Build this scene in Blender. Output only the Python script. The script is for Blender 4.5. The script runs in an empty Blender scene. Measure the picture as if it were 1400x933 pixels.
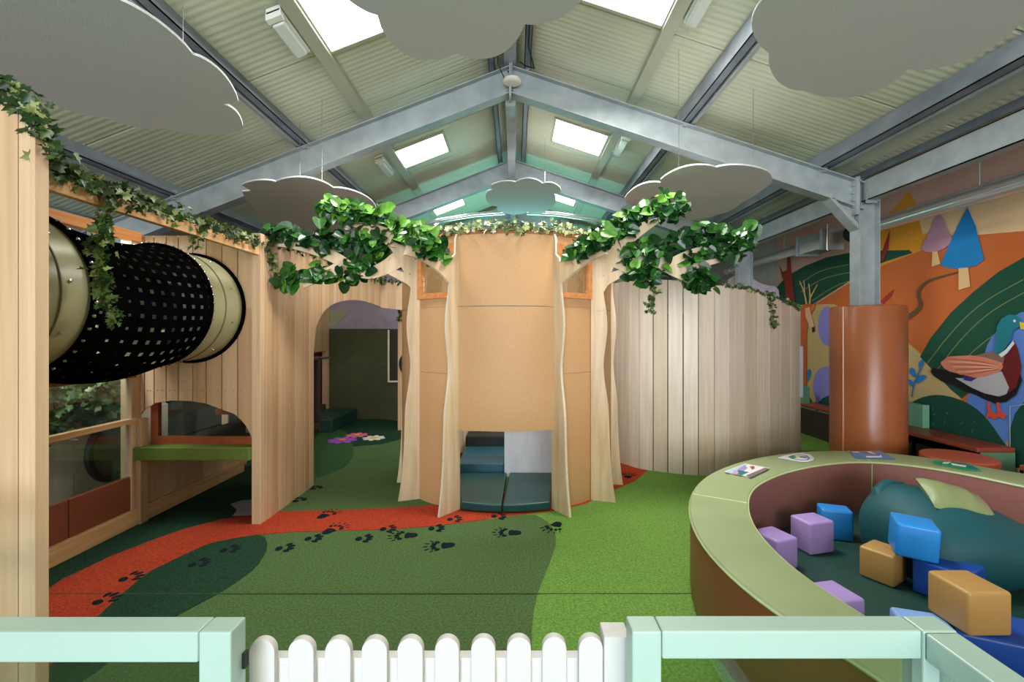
import bpy, bmesh, math, random
from mathutils import Vector, Matrix
random.seed(7)
S = bpy.context.scene
COL = S.collection
PI = math.pi
R = math.radians
# ------------------------------------------------------------------ camera, world, light, exposure
EYE, F, CX, CY = 1.55, 620.0, 705.0, 458.0
cam = bpy.data.cameras.new('camera'); co = bpy.data.objects.new('camera', cam); COL.objects.link(co)
co.location = (0, 0, EYE); co.rotation_euler = (PI/2, 0, 0)
cam.sensor_width = 36; cam.lens = F/1400*36
cam.shift_x = (700-CX)/1400; cam.shift_y = (CY-466.5)/1400
cam.clip_start = .05; cam.clip_end = 60
S.camera = co
S.view_settings.view_transform = 'Standard'; S.view_settings.look = 'None'
S.view_settings.gamma = 1; S.view_settings.use_curve_mapping = False
S.view_settings.exposure = 0.42
w = bpy.data.worlds.new('overcast_sky'); S.world = w; w.use_nodes = True
w.node_tree.nodes['Background'].inputs[0].default_value = (.80, .88, 1, 1)
w.node_tree.nodes['Background'].inputs[1].default_value = .75

def area(name, loc, target, sx, sy, power, col=(1, 1, 1)):
    l = bpy.data.lights.new(name, 'AREA'); l.shape = 'RECTANGLE'; l.size = sx; l.size_y = sy
    l.energy = power; l.color = col
    o = bpy.data.objects.new(name, l); COL.objects.link(o); o.location = loc
    o.rotation_euler = (Vector(target)-Vector(loc)).to_track_quat('-Z', 'Y').to_euler()
    return o
area('window_daylight', (1.0, -6.6, 1.7), (1.2, 5, 1.2), 6.0, 2.2, 270, (1, .97, .92))
area('door_daylight', (-1.6, -6.4, .9), (2.4, 5.2, .45), 2.4, 1.2, 280, (.55, .74, 1))
area('skylight_beam_near', (.9, 3.7, 4.05), (.9, 3.7, 0), 1.0, .8, 85, (1, .98, .93))
area('skylight_beam_near_left', (-1.4, 3.7, 3.75), (-1.2, 3.7, 0), .8, .6, 34, (1, .98, .93))
area('skylight_beam_middle', (.9, 6.5, 4.05), (.9, 6.0, 0), .9, .9, 45, (1, .98, .93))
area('skylight_beam_middle_left', (-1.3, 6.4, 3.8), (-1.3, 6.4, 0), .7, .7, 22, (1, .98, .93))
area('far_teal_fill', (0, 9.3, 2.5), (0, 9.0, 4.5), 2.4, .8, 34, (.35, 1, .95))  # stand-in fill for the teal tint under the far roof; no lamp seen
area('roof_bounce_fill', (0.0, -6.5, 3.1), (0.2, 3.0, 4.3), 5.0, .9, 190, (1, .97, .88))  # bounce light added behind the camera to lift the roof, no real source

# ------------------------------------------------------------------ measuring helpers (photo measurement -> metres)
def at(x, y, Y): return Vector(((x-CX)/F*Y, Y, EYE+(CY-y)/F*Y))
def on_z(x, y, z): return at(x, y, (z-EYE)*F/(CY-y))
def on_x(x, y, X): return at(x, y, X*F/(x-CX))
def lin(c):
    return tuple(((v/255)/12.92 if v/255 <= .04045 else ((v/255+.055)/1.055)**2.4) for v in c)

# ------------------------------------------------------------------ materials
MATS = {}
def M(name, col=(128, 128, 128), rough=.6, metal=0, var=.08, scale=(6, 6, 6), bump=0, bscale=None, col2=None, spec=.4, detail=4, emit=0, transm=0, coat=0, alpha=1):
    if name in MATS: return MATS[name]
    m = bpy.data.materials.new(name); m.use_nodes = True; nt = m.node_tree; N = nt.nodes; L = nt.links
    b = N['Principled BSDF']; c = lin(col)
    b.inputs['Roughness'].default_value = rough; b.inputs['Metallic'].default_value = metal
    b.inputs['Specular IOR Level'].default_value = spec; b.inputs['Coat Weight'].default_value = coat
    b.inputs['Transmission Weight'].default_value = transm
    if emit:
        b.inputs['Emission Color'].default_value = (*c, 1); b.inputs['Emission Strength'].default_value = emit
    tc = N.new('ShaderNodeTexCoord'); mp = N.new('ShaderNodeMapping'); mp.inputs['Scale'].default_value = scale
    L.new(tc.outputs['Object'], mp.inputs[0])
    no = N.new('ShaderNodeTexNoise'); no.inputs['Scale'].default_value = 1; no.inputs['Detail'].default_value = detail
    L.new(mp.outputs[0], no.inputs[0])
    cr = N.new('ShaderNodeValToRGB'); cr.color_ramp.elements[0].position = .3; cr.color_ramp.elements[1].position = .7
    d = lin(col2) if col2 else tuple(v*(1-var*2) for v in c)
    cr.color_ramp.elements[0].color = (*d, 1); cr.color_ramp.elements[1].color = (*tuple(min(1, v*(1+var)) for v in c), 1)
    L.new(no.outputs[0], cr.inputs[0]); L.new(cr.outputs[0], b.inputs['Base Color'])
    if bump:
        n2 = N.new('ShaderNodeTexNoise'); n2.inputs['Scale'].default_value = 1; n2.inputs['Detail'].default_value = 3
        mp2 = N.new('ShaderNodeMapping'); mp2.inputs['Scale'].default_value = bscale or scale
        L.new(tc.outputs['Object'], mp2.inputs[0]); L.new(mp2.outputs[0], n2.inputs[0])
        bu = N.new('ShaderNodeBump'); bu.inputs['Strength'].default_value = bump; bu.inputs['Distance'].default_value = .01
        L.new(n2.outputs[0], bu.inputs['Height']); L.new(bu.outputs[0], b.inputs['Normal'])
    MATS[name] = m
    return m
WOODS = [M('pine_board_%s' % n, c, .5, var=.05, scale=(22, 22, 1.0), col2=c2, bump=.08, detail=6) for n, c, c2 in
         (('a', (206, 173, 137), (194, 158, 120)), ('b', (199, 163, 126), (186, 147, 108)), ('c', (212, 181, 147), (200, 166, 130)))]
PALE = [M('pale_board_%s' % n, c, .42, var=.06, scale=(24, 24, 1.2), col2=c2, bump=.08, detail=6) for n, c, c2 in
        (('a', (210, 196, 178), (198, 182, 162)), ('b', (204, 188, 168), (192, 174, 152)), ('c', (214, 201, 184), (203, 187, 167)))]
PINE_Y = M('pine_beam', (216, 174, 124), .5, scale=(26, 1.4, 26), col2=(198, 150, 98), bump=.06)
ORPINE = M('orange_pine', (205, 138, 82), .5, scale=(26, 1.4, 26), col2=(180, 112, 62))
FIN = M('birch_plywood', (208, 184, 151), .45, scale=(16, 16, 1.5), col2=(186, 157, 121), detail=6, bump=.05)
PLYEDGE = M('ply_edge', (226, 214, 196), .5, scale=(90, 90, 90), col2=(206, 190, 166))
MDF = M('mdf_board', (196, 153, 108), .62, var=.04, scale=(120, 120, 120), col2=(188, 144, 99), detail=2)
MDFD = M('mdf_top', (150, 98, 56), .65, var=.05, scale=(60, 60, 60))
STEEL = M('galvanised_steel', (156, 164, 165), .45, .2, scale=(5, 5, 5), col2=(138, 147, 150), detail=8, bump=.03, bscale=(60, 60, 60))
STEELD = M('dull_purlin_steel', (126, 134, 142), .42, .4, scale=(5, 3, 5), col2=(104, 112, 120))
CREAM = M('cream_roof_sheet', (196, 198, 174), .45, scale=(1, 1, 1), col2=(186, 189, 164))
CREAM2 = M('cream_trim', (178, 179, 158), .5, scale=(1, 1, 1))
FELT = M('grey_felt', (212, 212, 212), .95, scale=(140, 140, 140), col2=(203, 203, 204), bump=.08, spec=.1)
FELTE = M('felt_cut_edge', (214, 214, 216), .9, scale=(80, 80, 80), spec=.1)
def carpet(n, c): return M(n, c, .95, var=.2, scale=(75, 75, 75), detail=8, bump=.8, bscale=(160, 160, 160), spec=.05)
C_MID = carpet('carpet_mid_green', (84, 108, 66)); C_BRI = carpet('carpet_bright_green', (110, 150, 70))
C_DRK = carpet('carpet_dark_green', (40, 68, 50)); C_ORA = carpet('carpet_orange', (172, 66, 42)); C_PAW = carpet('carpet_print_ink', (26, 36, 42))
C_SEAM = carpet('carpet_seam', (66, 88, 54)); C_FOR = carpet('carpet_forest', (60, 92, 56))
def vinyl(n, c, r=.42): return M(n, c, r, var=.04, scale=(3, 3, 3), bump=.04, bscale=(30, 30, 30))
V_SAGE = vinyl('sage_vinyl', (142, 155, 112), .5); V_BRN = vinyl('brown_vinyl', (128, 72, 48)); V_MAU = vinyl('mauve_vinyl', (138, 92, 84), .4)
V_PIPE = vinyl('sage_piping', (180, 196, 144)); V_TEAL = vinyl('teal_mat', (24, 70, 70), .35); V_DKT = vinyl('dark_teal_mat', (30, 66, 58), .5)
V_PAD = vinyl('tan_brown_pad', (150, 86, 50), .3); V_PADS = vinyl('pad_seam', (186, 124, 88), .35); V_BLU = vinyl('petrol_mat', (22, 76, 94), .4)
V_BLK = vinyl('black_foam', (20, 24, 26), .6)
MINT = M('mint_paint', (166, 192, 180), .35, var=.02, scale=(2, 2, 2)); MINTD = M('sage_green_paint', (108, 162, 130), .4, var=.03)
WHITE = M('white_paint', (204, 202, 198), .5, var=.03, scale=(30, 30, 4)); SEATR = vinyl('seat_red_brown', (148, 70, 48), .4)
BLACK = M('black_net', (8, 8, 9), 1, var=.2, spec=0); CHROME = M('polished_steel', (226, 222, 216), .22, .6, var=.03)
HDPE = M('beige_plastic', (160, 158, 122), .3, var=.03, scale=(3, 3, 3)); BOLT = M('bolt_steel', (200, 202, 205), .25, 1)
OLIVE = M('olive_paint', (96, 116, 44), .5); LAMPW = M('lamp_plastic', (222, 224, 214), .3, var=.02)
SKYP = M('skylight_pane', (245, 250, 255), .4, emit=5.0)
REDW = M('red_brown_wood', (150, 74, 40), .5, scale=(20, 2, 20)); DARKI = M('dark_interior', (52, 40, 34), .8); DARKG = M('dark_green_wall', (66, 68, 42), .8)
LILAC = M('lilac_wall', (150, 136, 150), .8); OFFW = M('offwhite_wall', (196, 190, 186), .7, scale=(1, 1, 1)); OFFG = M('greywhite_wall', (176, 172, 160), .7)
STEM = M('vine_stem', (110, 84, 50), .8); CABLE = M('black_cable', (22, 22, 24), .6)
def glass():
    m = M('acrylic_glass', (200, 210, 205), .05); nt = m.node_tree; N = nt.nodes; L = nt.links
    N.remove(N['Principled BSDF']); g = N.new('ShaderNodeBsdfGlossy'); g.inputs['Roughness'].default_value = .03
    t = N.new('ShaderNodeBsdfTransparent'); t.inputs[0].default_value = (.86, .9, .88, 1)
    mx = N.new('ShaderNodeMixShader'); lw = N.new('ShaderNodeLayerWeight'); lw.inputs[0].default_value = .35
    mt = N.new('ShaderNodeMath'); mt.operation = 'MULTIPLY_ADD'; mt.inputs[1].default_value = .3; mt.inputs[2].default_value = .02
    L.new(lw.outputs['Fresnel'], mt.inputs[0]); L.new(mt.outputs[0], mx.inputs[0])
    L.new(t.outputs[0], mx.inputs[1]); L.new(g.outputs[0], mx.inputs[2])
    L.new(mx.outputs[0], N['Material Output'].inputs[0]); return m
GLASS = glass()
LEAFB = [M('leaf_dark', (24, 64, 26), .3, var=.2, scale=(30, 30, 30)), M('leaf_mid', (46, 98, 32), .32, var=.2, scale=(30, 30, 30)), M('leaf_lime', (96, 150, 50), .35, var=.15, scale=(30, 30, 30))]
IVY = [M('ivy_dark', (40, 66, 30), .45, var=.2), M('ivy_mid', (78, 104, 48), .45, var=.2), M('ivy_pale', (146, 156, 96), .5, var=.15), M('ivy_cream', (206, 206, 166), .5)]

# ------------------------------------------------------------------ mesh builder
class MB:
    def __init__(s): s.bm = bmesh.new(); s.mi = 0
    def _f(s, vs):
        try: f = s.bm.faces.new(vs)
        except ValueError: return None
        f.material_index = s.mi; return f
    def box(s, x0, x1, y0, y1, z0, z1, m=None):
        vs = [Vector((x, y, z)) for x in (x0, x1) for y in (y0, y1) for z in (z0, z1)]
        if m is not None: vs = [m @ v for v in vs]
        v = [s.bm.verts.new(p) for p in vs]
        for q in ((0, 1, 3, 2), (4, 6, 7, 5), (0, 4, 5, 1), (2, 3, 7, 6), (0, 2, 6, 4), (1, 5, 7, 3)): s._f([v[i] for i in q])
        return s
    def prism(s, pts, d, side=None):
        d = Vector(d); a = [s.bm.verts.new(Vector(p)) for p in pts]; b = [s.bm.verts.new(Vector(p)+d) for p in pts]
        s._f(a); s._f(b[::-1]); n = len(a); k = s.mi
        if side is not None: s.mi = side
        for i in range(n): s._f([a[i], b[i], b[(i+1) % n], a[(i+1) % n]])
        s.mi = k; return s
    def tube(s, pts, r, n=10, cap=True, closed=False):
        pts = [Vector(p) for p in pts]; rings = []
        rr = r if isinstance(r, (list, tuple)) else [r]*len(pts); up = None
        for i, p in enumerate(pts):
            if closed: t = (pts[(i+1) % len(pts)]-pts[i-1]).normalized()
            else: t = (pts[min(i+1, len(pts)-1)]-pts[max(i-1, 0)]).normalized()
            if up is None: up = Vector((0, 0, 1)) if abs(t.z) < .9 else Vector((1, 0, 0))
            a = t.cross(up).normalized(); up = a.cross(t).normalized()
            rings.append([s.bm.verts.new(p+(a*math.cos(2*PI*k/n)+up*math.sin(2*PI*k/n))*rr[i]) for k in range(n)])
        m = len(rings)
        for i in range(m if closed else m-1):
            A, B = rings[i], rings[(i+1) % m]
            for k in range(n): s._f([A[k], A[(k+1) % n], B[(k+1) % n], B[k]])
        if cap and not closed: s._f(rings[0][::-1]); s._f(rings[-1])
        return s
    def build(s, name, mats, parent=None, bevel=0, smooth=False, loc=None, recalc=True):
        bm = s.bm
        if recalc: bmesh.ops.recalc_face_normals(bm, faces=bm.faces[:])
        if bevel:
            es = [e for e in bm.edges if len(e.link_faces) == 2 and e.calc_face_angle(0) > .5]
            bmesh.ops.bevel(bm, geom=es, offset=bevel, segments=2, affect='EDGES', profile=.5)
        me = bpy.data.meshes.new(name)
        if loc is not None:
            for v in bm.verts: v.co -= Vector(loc)
        bm.to_mesh(me); bm.free()
        for m in (mats if isinstance(mats, (list, tuple)) else [mats]): me.materials.append(m)
        if smooth:
            for p in me.polygons: p.use_smooth = True
            try: me.set_sharp_from_angle(angle=R(40))
            except Exception: pass
        o = bpy.data.objects.new(name, me); COL.objects.link(o)
        if loc is not None: o.location = loc
        if parent is not None:
            o.parent = parent
            p = parent; off = Vector((0, 0, 0))
            while p is not None: off += p.location; p = p.parent
            if loc is None: o.location = -off
            else: o.location = Vector(loc)-off
        return o
def tag(o, label=None, cat=None, group=None, kind=None):
    if label: o['label'] = label
    if cat: o['category'] = cat
    if group: o['group'] = group
    if kind: o['kind'] = kind
    return o
def empty(name, loc=(0, 0, 0), label=None, cat=None, group=None, kind=None):
    o = bpy.data.objects.new(name, None); COL.objects.link(o); o.location = loc; o.empty_display_size = .1
    return tag(o, label, cat, group, kind)
def bx(name, mat, x0, x1, y0, y1, z0, z1, parent=None, bevel=0): return MB().box(x0, x1, y0, y1, z0, z1).build(name, mat, parent, bevel)
def interp(tab, x):
    if x <= tab[0][0]: return tab[0][1]
    for (a, b), (c, d) in zip(tab, tab[1:]):
        if x <= c: return b+(d-b)*(x-a)/(c-a)
    return tab[-1][1]
def smooth_poly(pts, it=2, closed=True):
    for _ in range(it):
        out = []; n = len(pts)
        for i in range(n if closed else n-1):
            a, b = pts[i], pts[(i+1) % n]
            out += [tuple(.75*p+.25*q for p, q in zip(a, b)), tuple(.25*p+.75*q for p, q in zip(a, b))]
        if not closed: out = [pts[0]]+out+[pts[-1]]
        pts = out
    return pts

# ================================================================== FLOOR
floor = bx('floor', C_MID, -5.2, 5.0, -7, 12.2, -.05, 0); tag(floor, kind='structure')
FT = .0022
def patch(name, mat, pts, z, parent=floor, smooth=0):
    P = [on_z(x, y, 0) for x, y in pts]
    if smooth: P = [Vector(p) for p in smooth_poly([tuple(p) for p in P], smooth)]
    return MB().prism([(p.x, p.y, z) for p in P], (0, 0, FT)).build(name, mat, parent)
# bright green region, right side of room
bri = [on_z(x, y, 0) for x, y in [(667, 711), (727, 703), (745, 711), (757, 724), (761, 742), (755, 762), (745, 787), (735, 813), (729, 840), (727, 870), (727, 933)]]
bri = [Vector(p) for p in smooth_poly([tuple(p) for p in bri], 1, False)]
MB().prism([(p.x, p.y, .0004) for p in bri]+[(.05, -1, .0004), (4.9, -1, .0004), (4.9, 8.4, .0004), (.6, 8.4, .0004), (-.2, 6, .0004)], (0, 0, FT)).build('carpet_patch', C_BRI, floor)
# orange path
upper = [(57, 812), (85, 793), (117, 778), (150, 762), (191, 746), (220, 735), (252, 724), (302, 711), (345, 704), (384, 699.5), (430, 699), (480, 697.5), (545, 694.5), (598, 691), (650, 685), (720, 668), (800, 640), (850, 632), (886, 643.5)]
lower = [(868, 658.6), (841, 670), (800, 690), (760, 699), (727, 703), (700, 706), (635, 715), (585, 720.7), (518, 725), (440, 727), (400, 728), (350, 732), (318, 737), (285, 744), (248, 761), (201, 784), (161, 818), (137.6, 840), (90, 890), (20, 960), (-80, 900), (0, 845)]
patch('carpet_patch', C_ORA, upper+lower, .0012)
# dark green beneath the playframe and below the path
patch('carpet_patch', C_DRK, [(57, 812), (85, 793), (117, 778), (150, 762), (191, 746), (220, 735), (252, 724), (302, 711), (345, 704), (384, 699.5), (384, 600), (300, 600), (170, 640), (-300, 640), (-900, 900)], .0004)
patch('carpet_patch', C_DRK, [(90, 890), (137.6, 840), (161, 818), (201, 784), (248, 761), (285, 744), (318, 737), (350, 731.5), (361, 734), (366, 743), (364, 756), (350, 777), (330, 792), (302, 811), (275, 825), (245, 841), (180, 880), (120, 930), (60, 960), (20, 960)], .0008, smooth=1)
patch('carpet_patch', C_FOR, [(430, 655), (430, 590), (470, 585), (485, 612), (480, 632), (462, 644), (445, 650)], .0008, smooth=1)
patch('carpet_patch', C_DRK, [(400, 600), (452, 573), (545, 573), (560, 590), (540, 606), (470, 612), (430, 620)], .0004, smooth=1)
MB().box(-3.2, 3.2, 2.705, 2.712, .0016, .0044).build('carpet_seam', C_SEAM, floor)
def paw(x, y, kind, ang, s=1.0):
    c = on_z(x, y, 0); mb = MB(); ca, sa = math.cos(ang), math.sin(ang); z = .0036
    def blob(cx, cy, rx, ry, rot=0, n=9, tip=0, z=.0036):
        pts = []
        for k in range(n):
            t = 2*PI*k/n; px, py = rx*math.cos(t), ry*math.sin(t)
            if tip and k == 0: px *= tip
            qx = px*math.cos(rot)-py*math.sin(rot)+cx; qy = px*math.sin(rot)+py*math.cos(rot)+cy
            pts.append((c.x+s*(qx*ca-qy*sa), c.y+s*(qx*sa+qy*ca), z))
        mb.prism(pts, (0, 0, .0012))
    if kind == 'paw':
        blob(-.034, 0, .021, .028)
        for a in (-52, -18, 18, 52): blob(-.02+.055*math.cos(R(a)), .055*math.sin(R(a)), .022, .013, R(a)*.6)
    else:
        blob(-.045, 0, .045, .034, .1, 10); blob(-.02, 0, .02, .042, z=.0040)
        for i, a in enumerate((-58, -30, 0, 30, 58)):
            blob(-.01+.062*math.cos(R(a)), .06*math.sin(R(a)), .018, .012, R(a)*.5)
            blob(.012+.085*math.cos(R(a)), .078*math.sin(R(a)), .014, .004, R(a)*.7, 6, 1.5)
    return mb.build('paw_print', C_PAW, floor)
for i, (x, y, a) in enumerate([(146, 820, 1.0), (180, 790, .8), (273, 771, .6), (315, 752, .5), (390, 750, .25), (429, 737, .2), (498, 737, .15), (531, 724, .1), (597, 723, .15), (622, 710.6, .2), (682, 706.6, .1), (432, 667.6, 1.2), (409, 684, 1.1)]):
    paw(x, y, 'paw', a, 1.2 if y > 680 else 1.1)
for x, y, a in [(447, 704, 1.2), (456, 724, 1.1), (553, 733, 3.2), (603, 747, 3.3), (695, 729, 3.1), (758, 721, 4.2), (859, 651, 1.2)]:
    paw(x, y, 'bear', a, 1.15)
patch('flower_print', LILAC, [(315, 690), (330, 685), (345, 684), (345, 705), (318, 706), (324, 698)], .0016)

# ================================================================== CEILING: ribbed roof sheets
RX = -.06
def rz(x): return 4.67-.33*(x-RX) if x > RX else 4.67-.39*(RX-x)
ceiling = empty('ceiling', (0, 0, 0), kind='structure')
def roof_sheet(side, y0, y1, x_end):
    mb = MB(); n = int(round((y1-y0)/.0166)); prof = []
    for k in range(n+1):
        y = y0+(y1-y0)*k/n; prof.append((y, (0, .0022, .0026, .0004)[k % 4] if 0 < k < n else .012))
    xs = (RX, x_end); rows = []
    for x in xs: rows.append([mb.bm.verts.new((x, y, rz(x)+h)) for y, h in prof])
    rt = []
    for x in xs: rt.append([mb.bm.verts.new((x, y, rz(x)+.05)) for y in (y0, y1)])
    for k in range(n): mb._f([rows[0][k], rows[0][k+1], rows[1][k+1], rows[1][k]])
    mb._f([rt[0][0], rt[1][0], rt[1][1], rt[0][1]])
    mb._f([rows[0][0], rows[1][0], rt[1][0], rt[0][0]]); mb._f([rows[0][-1], rt[0][1], rt[1][1], rows[1][-1]])
    return mb.build('roof_panel', CREAM, ceiling)
y = -7.0
while y < 12.1:
    roof_sheet(1, y, y+.995, 3.95); roof_sheet(-1, y, y+.995, -5.15); y += 1.0
bx('soffit_board', CREAM2, 3.75, 5.05, -7, 12.2, 3.62, 3.66, ceiling)
def sl(x, dz): return rz(x)+dz
def slope_box(x0, x1, y0, y1, d0, d1):
    mb = MB(); v = []
    for x in (x0, x1):
        for yy in (y0, y1):
            for d in (d0, d1): v.append(mb.bm.verts.new((x, yy, rz(x)+d)))
    for q in ((0, 1, 3, 2), (4, 6, 7, 5), (0, 4, 5, 1), (2, 3, 7, 6), (0, 2, 6, 4), (1, 5, 7, 3)): mb._f([v[i] for i in q])
    return mb
k = 1
for x0, x1, y0, y1 in [(.55, 1.26, 3.2, 3.91), (-1.62, -1.0, 3.25, 3.99), (.55, 1.24, 6.1, 6.78), (-1.67, -1.0, 6.16, 6.76), (.55, 1.2, 8.82, 9.46), (-1.72, -1.06, 8.78, 9.44)]:
    wnd = empty('window_%d' % k, ((x0+x1)/2, (y0+y1)/2, rz((x0+x1)/2)), kind='structure'); k += 1
    slope_box(x0, x1, y0, y1, -.012, -.002).build('pane', SKYP, wnd)
    fr = MB()
    for a in ((x0-.03, x0, y0-.03, y1+.03), (x1, x1+.03, y0-.03, y1+.03), (x0, x1, y0-.03, y0), (x0, x1, y1, y1+.03)):
        q = slope_box(*a, -.022, 0); me = bpy.data.meshes.new('t'); q.bm.to_mesh(me); fr.bm.from_mesh(me); bpy.data.meshes.remove(me); q.bm.free()
    fr.build('window_frame', CREAM2, wnd)
# ---------------------------------------------------------------- portal frames
def rafter(yc, first):
    g = empty('portal_frame', (RX, yc, 4.2), kind='structure')
    ends = [(RX, -4.75, .39), (RX, 3.80, .33)]
    for xa, xb, s_ in ends:
        mb = MB(); zt = lambda x: 4.49-s_*abs(x-RX)
        for (d0, d1, hw) in ((-.30, -.288, .07), (-.288, -.012, .005), (-.012, 0, .07)):
            v = []
            for x in (xa, xb):
                for yy in (yc-hw, yc+hw):
                    for d in (d0, d1): v.append(mb.bm.verts.new((x, yy, zt(x)+d)))
            for q in ((0, 1, 3, 2), (4, 6, 7, 5), (0, 4, 5, 1), (2, 3, 7, 6), (0, 2, 6, 4), (1, 5, 7, 3)): mb._f([v[i] for i in q])
        mb.build('rafter', STEEL, g)
    mb = MB(); mb.box(RX-.012, RX+.012, yc-.08, yc+.08, 4.15, 4.5)
    for sx in (-.03, .03):
        for zz in (4.22, 4.34, 4.44): mb.tube([(RX+sx, yc-.05, zz), (RX-sx, yc-.05, zz)], .012, 6)
    mb.build('apex_plate', STEEL, g)
    # column right
    for nm, (x0, x1, hw) in (('flange', (3.735, 3.747, .07)), ('web', (3.747, 3.953, .005)), ('flange', (3.953, 3.965, .07))): bx('column_'+nm, STEEL, x0, x1, yc-hw, yc+hw, 0, 3.28, g)
    for nm, (x0, x1, hw) in (('flange', (-4.87, -4.858, .07)), ('web', (-4.858, -4.662, .005)), ('flange', (-4.662, -4.65, .07))): bx('column_'+nm, STEEL, x0, x1, yc-hw, yc+hw, 0, 2.8, g)
    mb = MB(); mb.box(3.70, 3.735, yc-.075, yc+.075, 2.86, 3.27)
    for zz in (2.95, 3.02, 3.1, 3.18):
        for yy in (-.05, .05): mb.tube([(3.68, yc+yy, zz), (3.70, yc+yy, zz)], .013, 6)
    mb.build('end_plate', STEEL, g)
    MB().prism([(3.42, yc-.07, 3.035), (3.73, yc-.07, 2.70), (3.73, yc-.07, 2.76), (3.46, yc-.07, 3.04)], (0, .14, 0)).build('haunch_flange', STEEL, g)
    MB().prism([(3.44, yc-.005, 3.02), (3.73, yc-.005, 2.72), (3.73, yc-.005, 2.98)], (0, .01, 0)).build('haunch_web', STEEL, g)
    if first:
        MB().box(3.80, 3.92, yc-.09, yc-.075, 2.98, 3.1).tube([(3.80, yc-.1, 3.0), (3.92, yc-.1, 3.08)], .008, 6).tube([(3.80, yc-.1, 3.08), (3.92, yc-.1, 3.0)], .008, 6).build('fixing_plate', STEEL, g)
for i, yc in enumerate((5.0, 7.65, 10.3)): rafter(yc, i == 0)
# ---------------------------------------------------------------- purlins (C sections along the building)
def purlin(x, w_, d, y0, y1, mat=STEELD, name='purlin', pipe=True):
    g = empty(name, (x, 4, rz(x)), kind='structure')
    mb = MB(); z = rz(x)
    mb.box(x-w_/2, x-w_/2+.008, y0, y1, z-d, z-.01); mb.box(x-w_/2, x+w_/2, y0, y1, z-d, z-d+.008); mb.box(x+w_/2-.008, x+w_/2, y0, y1, z-d, z-d+.03)
    mb.build('channel', mat, g)
    if pipe:
        sx = 1 if x > 0 else -1
        MB().box(x+sx*(w_/2+.01), x+sx*(w_/2+.055), y0, y1, z-d-.02, z-d+.04).build('cable_tray', STEEL, g, .004)
        for yc in (5, 7.65): MB().box(x-.05, x+.05, yc-.02, yc+.1, z-.19, z-.13).box(x-.02, x+.02, yc-.05, yc+.0, z-.2, z-.1).build('cleat', STEEL, g)
    return g
purlin(1.86, .085, .17, -7, 12.1); purlin(-2.31, .085, .17, -7, 12.1); purlin(3.38, .11, .16, -7, 12.1); purlin(-3.75, .1, .16, -7, 12.1)
purlin(.13, .07, .12, -7, 10.4, pipe=False); purlin(-.26, .07, .12, -7, 10.4, pipe=False)
for x in (1.32, -1.68):
    g = slope_box(x-.05, x+.05, -7, 12.1, -.05, -.002).build('trim_strip', CREAM2); tag(g, kind='structure')
g = bx('ridge_beam', STEEL, RX-.065, RX+.065, -7, 10.6, 4.50, 4.58); tag(g, kind='structure')
g = bx('ridge_tray', STEEL, RX-.055, RX+.055, 5.09, 10.2, 4.12, 4.19); tag(g, kind='structure')
for x0, sx, zc in ((3.86, 1, 3.13), (-4.72, -1, 2.74)):
    g = empty('eaves_beam', (x0, 3, zc), kind='structure'); mb = MB()
    mb.box(x0-.055, x0-.045, -7, 12.1, zc-.12, zc+.12); mb.box(x0-.055, x0+.055, -7, 12.1, zc-.12, zc-.11); mb.box(x0-.055, x0+.055, -7, 12.1, zc+.11, zc+.12)
    mb.build('channel', STEEL, g)
    MB().box(x0-.06, x0-.05, -7, 12.1, zc+.135, zc+.21).build('upper_rail', STEELD, g)
slope_box(3.46, 3.75, -7, 12.1, -.035, -.003).build('trim_strip', CREAM2)['kind'] = 'structure'

# ================================================================== WALLS
WX = 4.9
wall_right = bx('wall_right', M('mural_pink', (206, 164, 146), .75, var=.02), WX, WX+.1, -7, 8.5, 0, 3.62); tag(wall_right, kind='structure')
tag(bx('wall_right_far', OFFG, WX, WX+.1, 8.5, 12.2, 0, 3.62), kind='structure')
tag(bx('wall_left', OFFG, -5.25, -5.15, -7, 12.2, 0, 2.68), kind='structure')
wall_back = MB().prism([(-5.25, 12.1, 0), (5, 12.1, 0), (5, 12.1, 3.65), (3.95, 12.1, 3.3), (RX, 12.1, 4.7), (-5.25, 12.1, 2.66)], (0, .1, 0)).build('wall_back', OFFW); tag(wall_back, kind='structure')
for i in range(12): bx('cladding_rib', OFFG, 1.0+i*.33, 1.04+i*.33, 12.07, 12.1, 0, 3.3, wall_back)
# lilac cloud shape standing on far wall (visible above the fence)
def wallpts(pts, off): return [on_x(x, y, WX)+Vector((-off, 0, 0)) for x, y in pts]
MUR = {}
LAY = [0]
def mural(name, col, pts, sm=0, layer=None):
    LAY[0] += 1; off = .0003*LAY[0]
    P = wallpts(pts, 0)
    if sm: P = [Vector(p) for p in smooth_poly([tuple(p) for p in P], sm)]
    P = [(WX-off, min(p.y, 8.49), min(p.z, 3.6)) for p in P]
    mt = M('mural_%d_%d_%d' % col, col, .7, var=.03, scale=(2, 2, 2))
    return MB().prism(P, (.0002, 0, 0)).build(name, mt, wall_right)
def stroke(name, col, pts, w0, w1=None, sm=2):
    w1 = w0 if w1 is None else w1
    pts = smooth_poly(pts, sm, False) if sm else pts
    a, b = [], []
    for i, (x, y) in enumerate(pts):
        p, q = pts[max(i-1, 0)], pts[min(i+1, len(pts)-1)]
        dx, dy = q[0]-p[0], q[1]-p[1]; l = math.hypot(dx, dy) or 1
        wd = (w0+(w1-w0)*i/(len(pts)-1))/2
        a.append((x-dy/l*wd, y+dx/l*wd)); b.append((x+dy/l*wd, y-dx/l*wd))
    return mural(name, col, a+b[::-1])
OR, DG, CRM = (200, 104, 48), (24, 78, 56), (198, 172, 118)
mural('painted_sky', (222, 188, 136), [(1200, 400), (1330, 300), (1400, 262), (1480, 262), (1480, 420), (1200, 420)])
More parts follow.
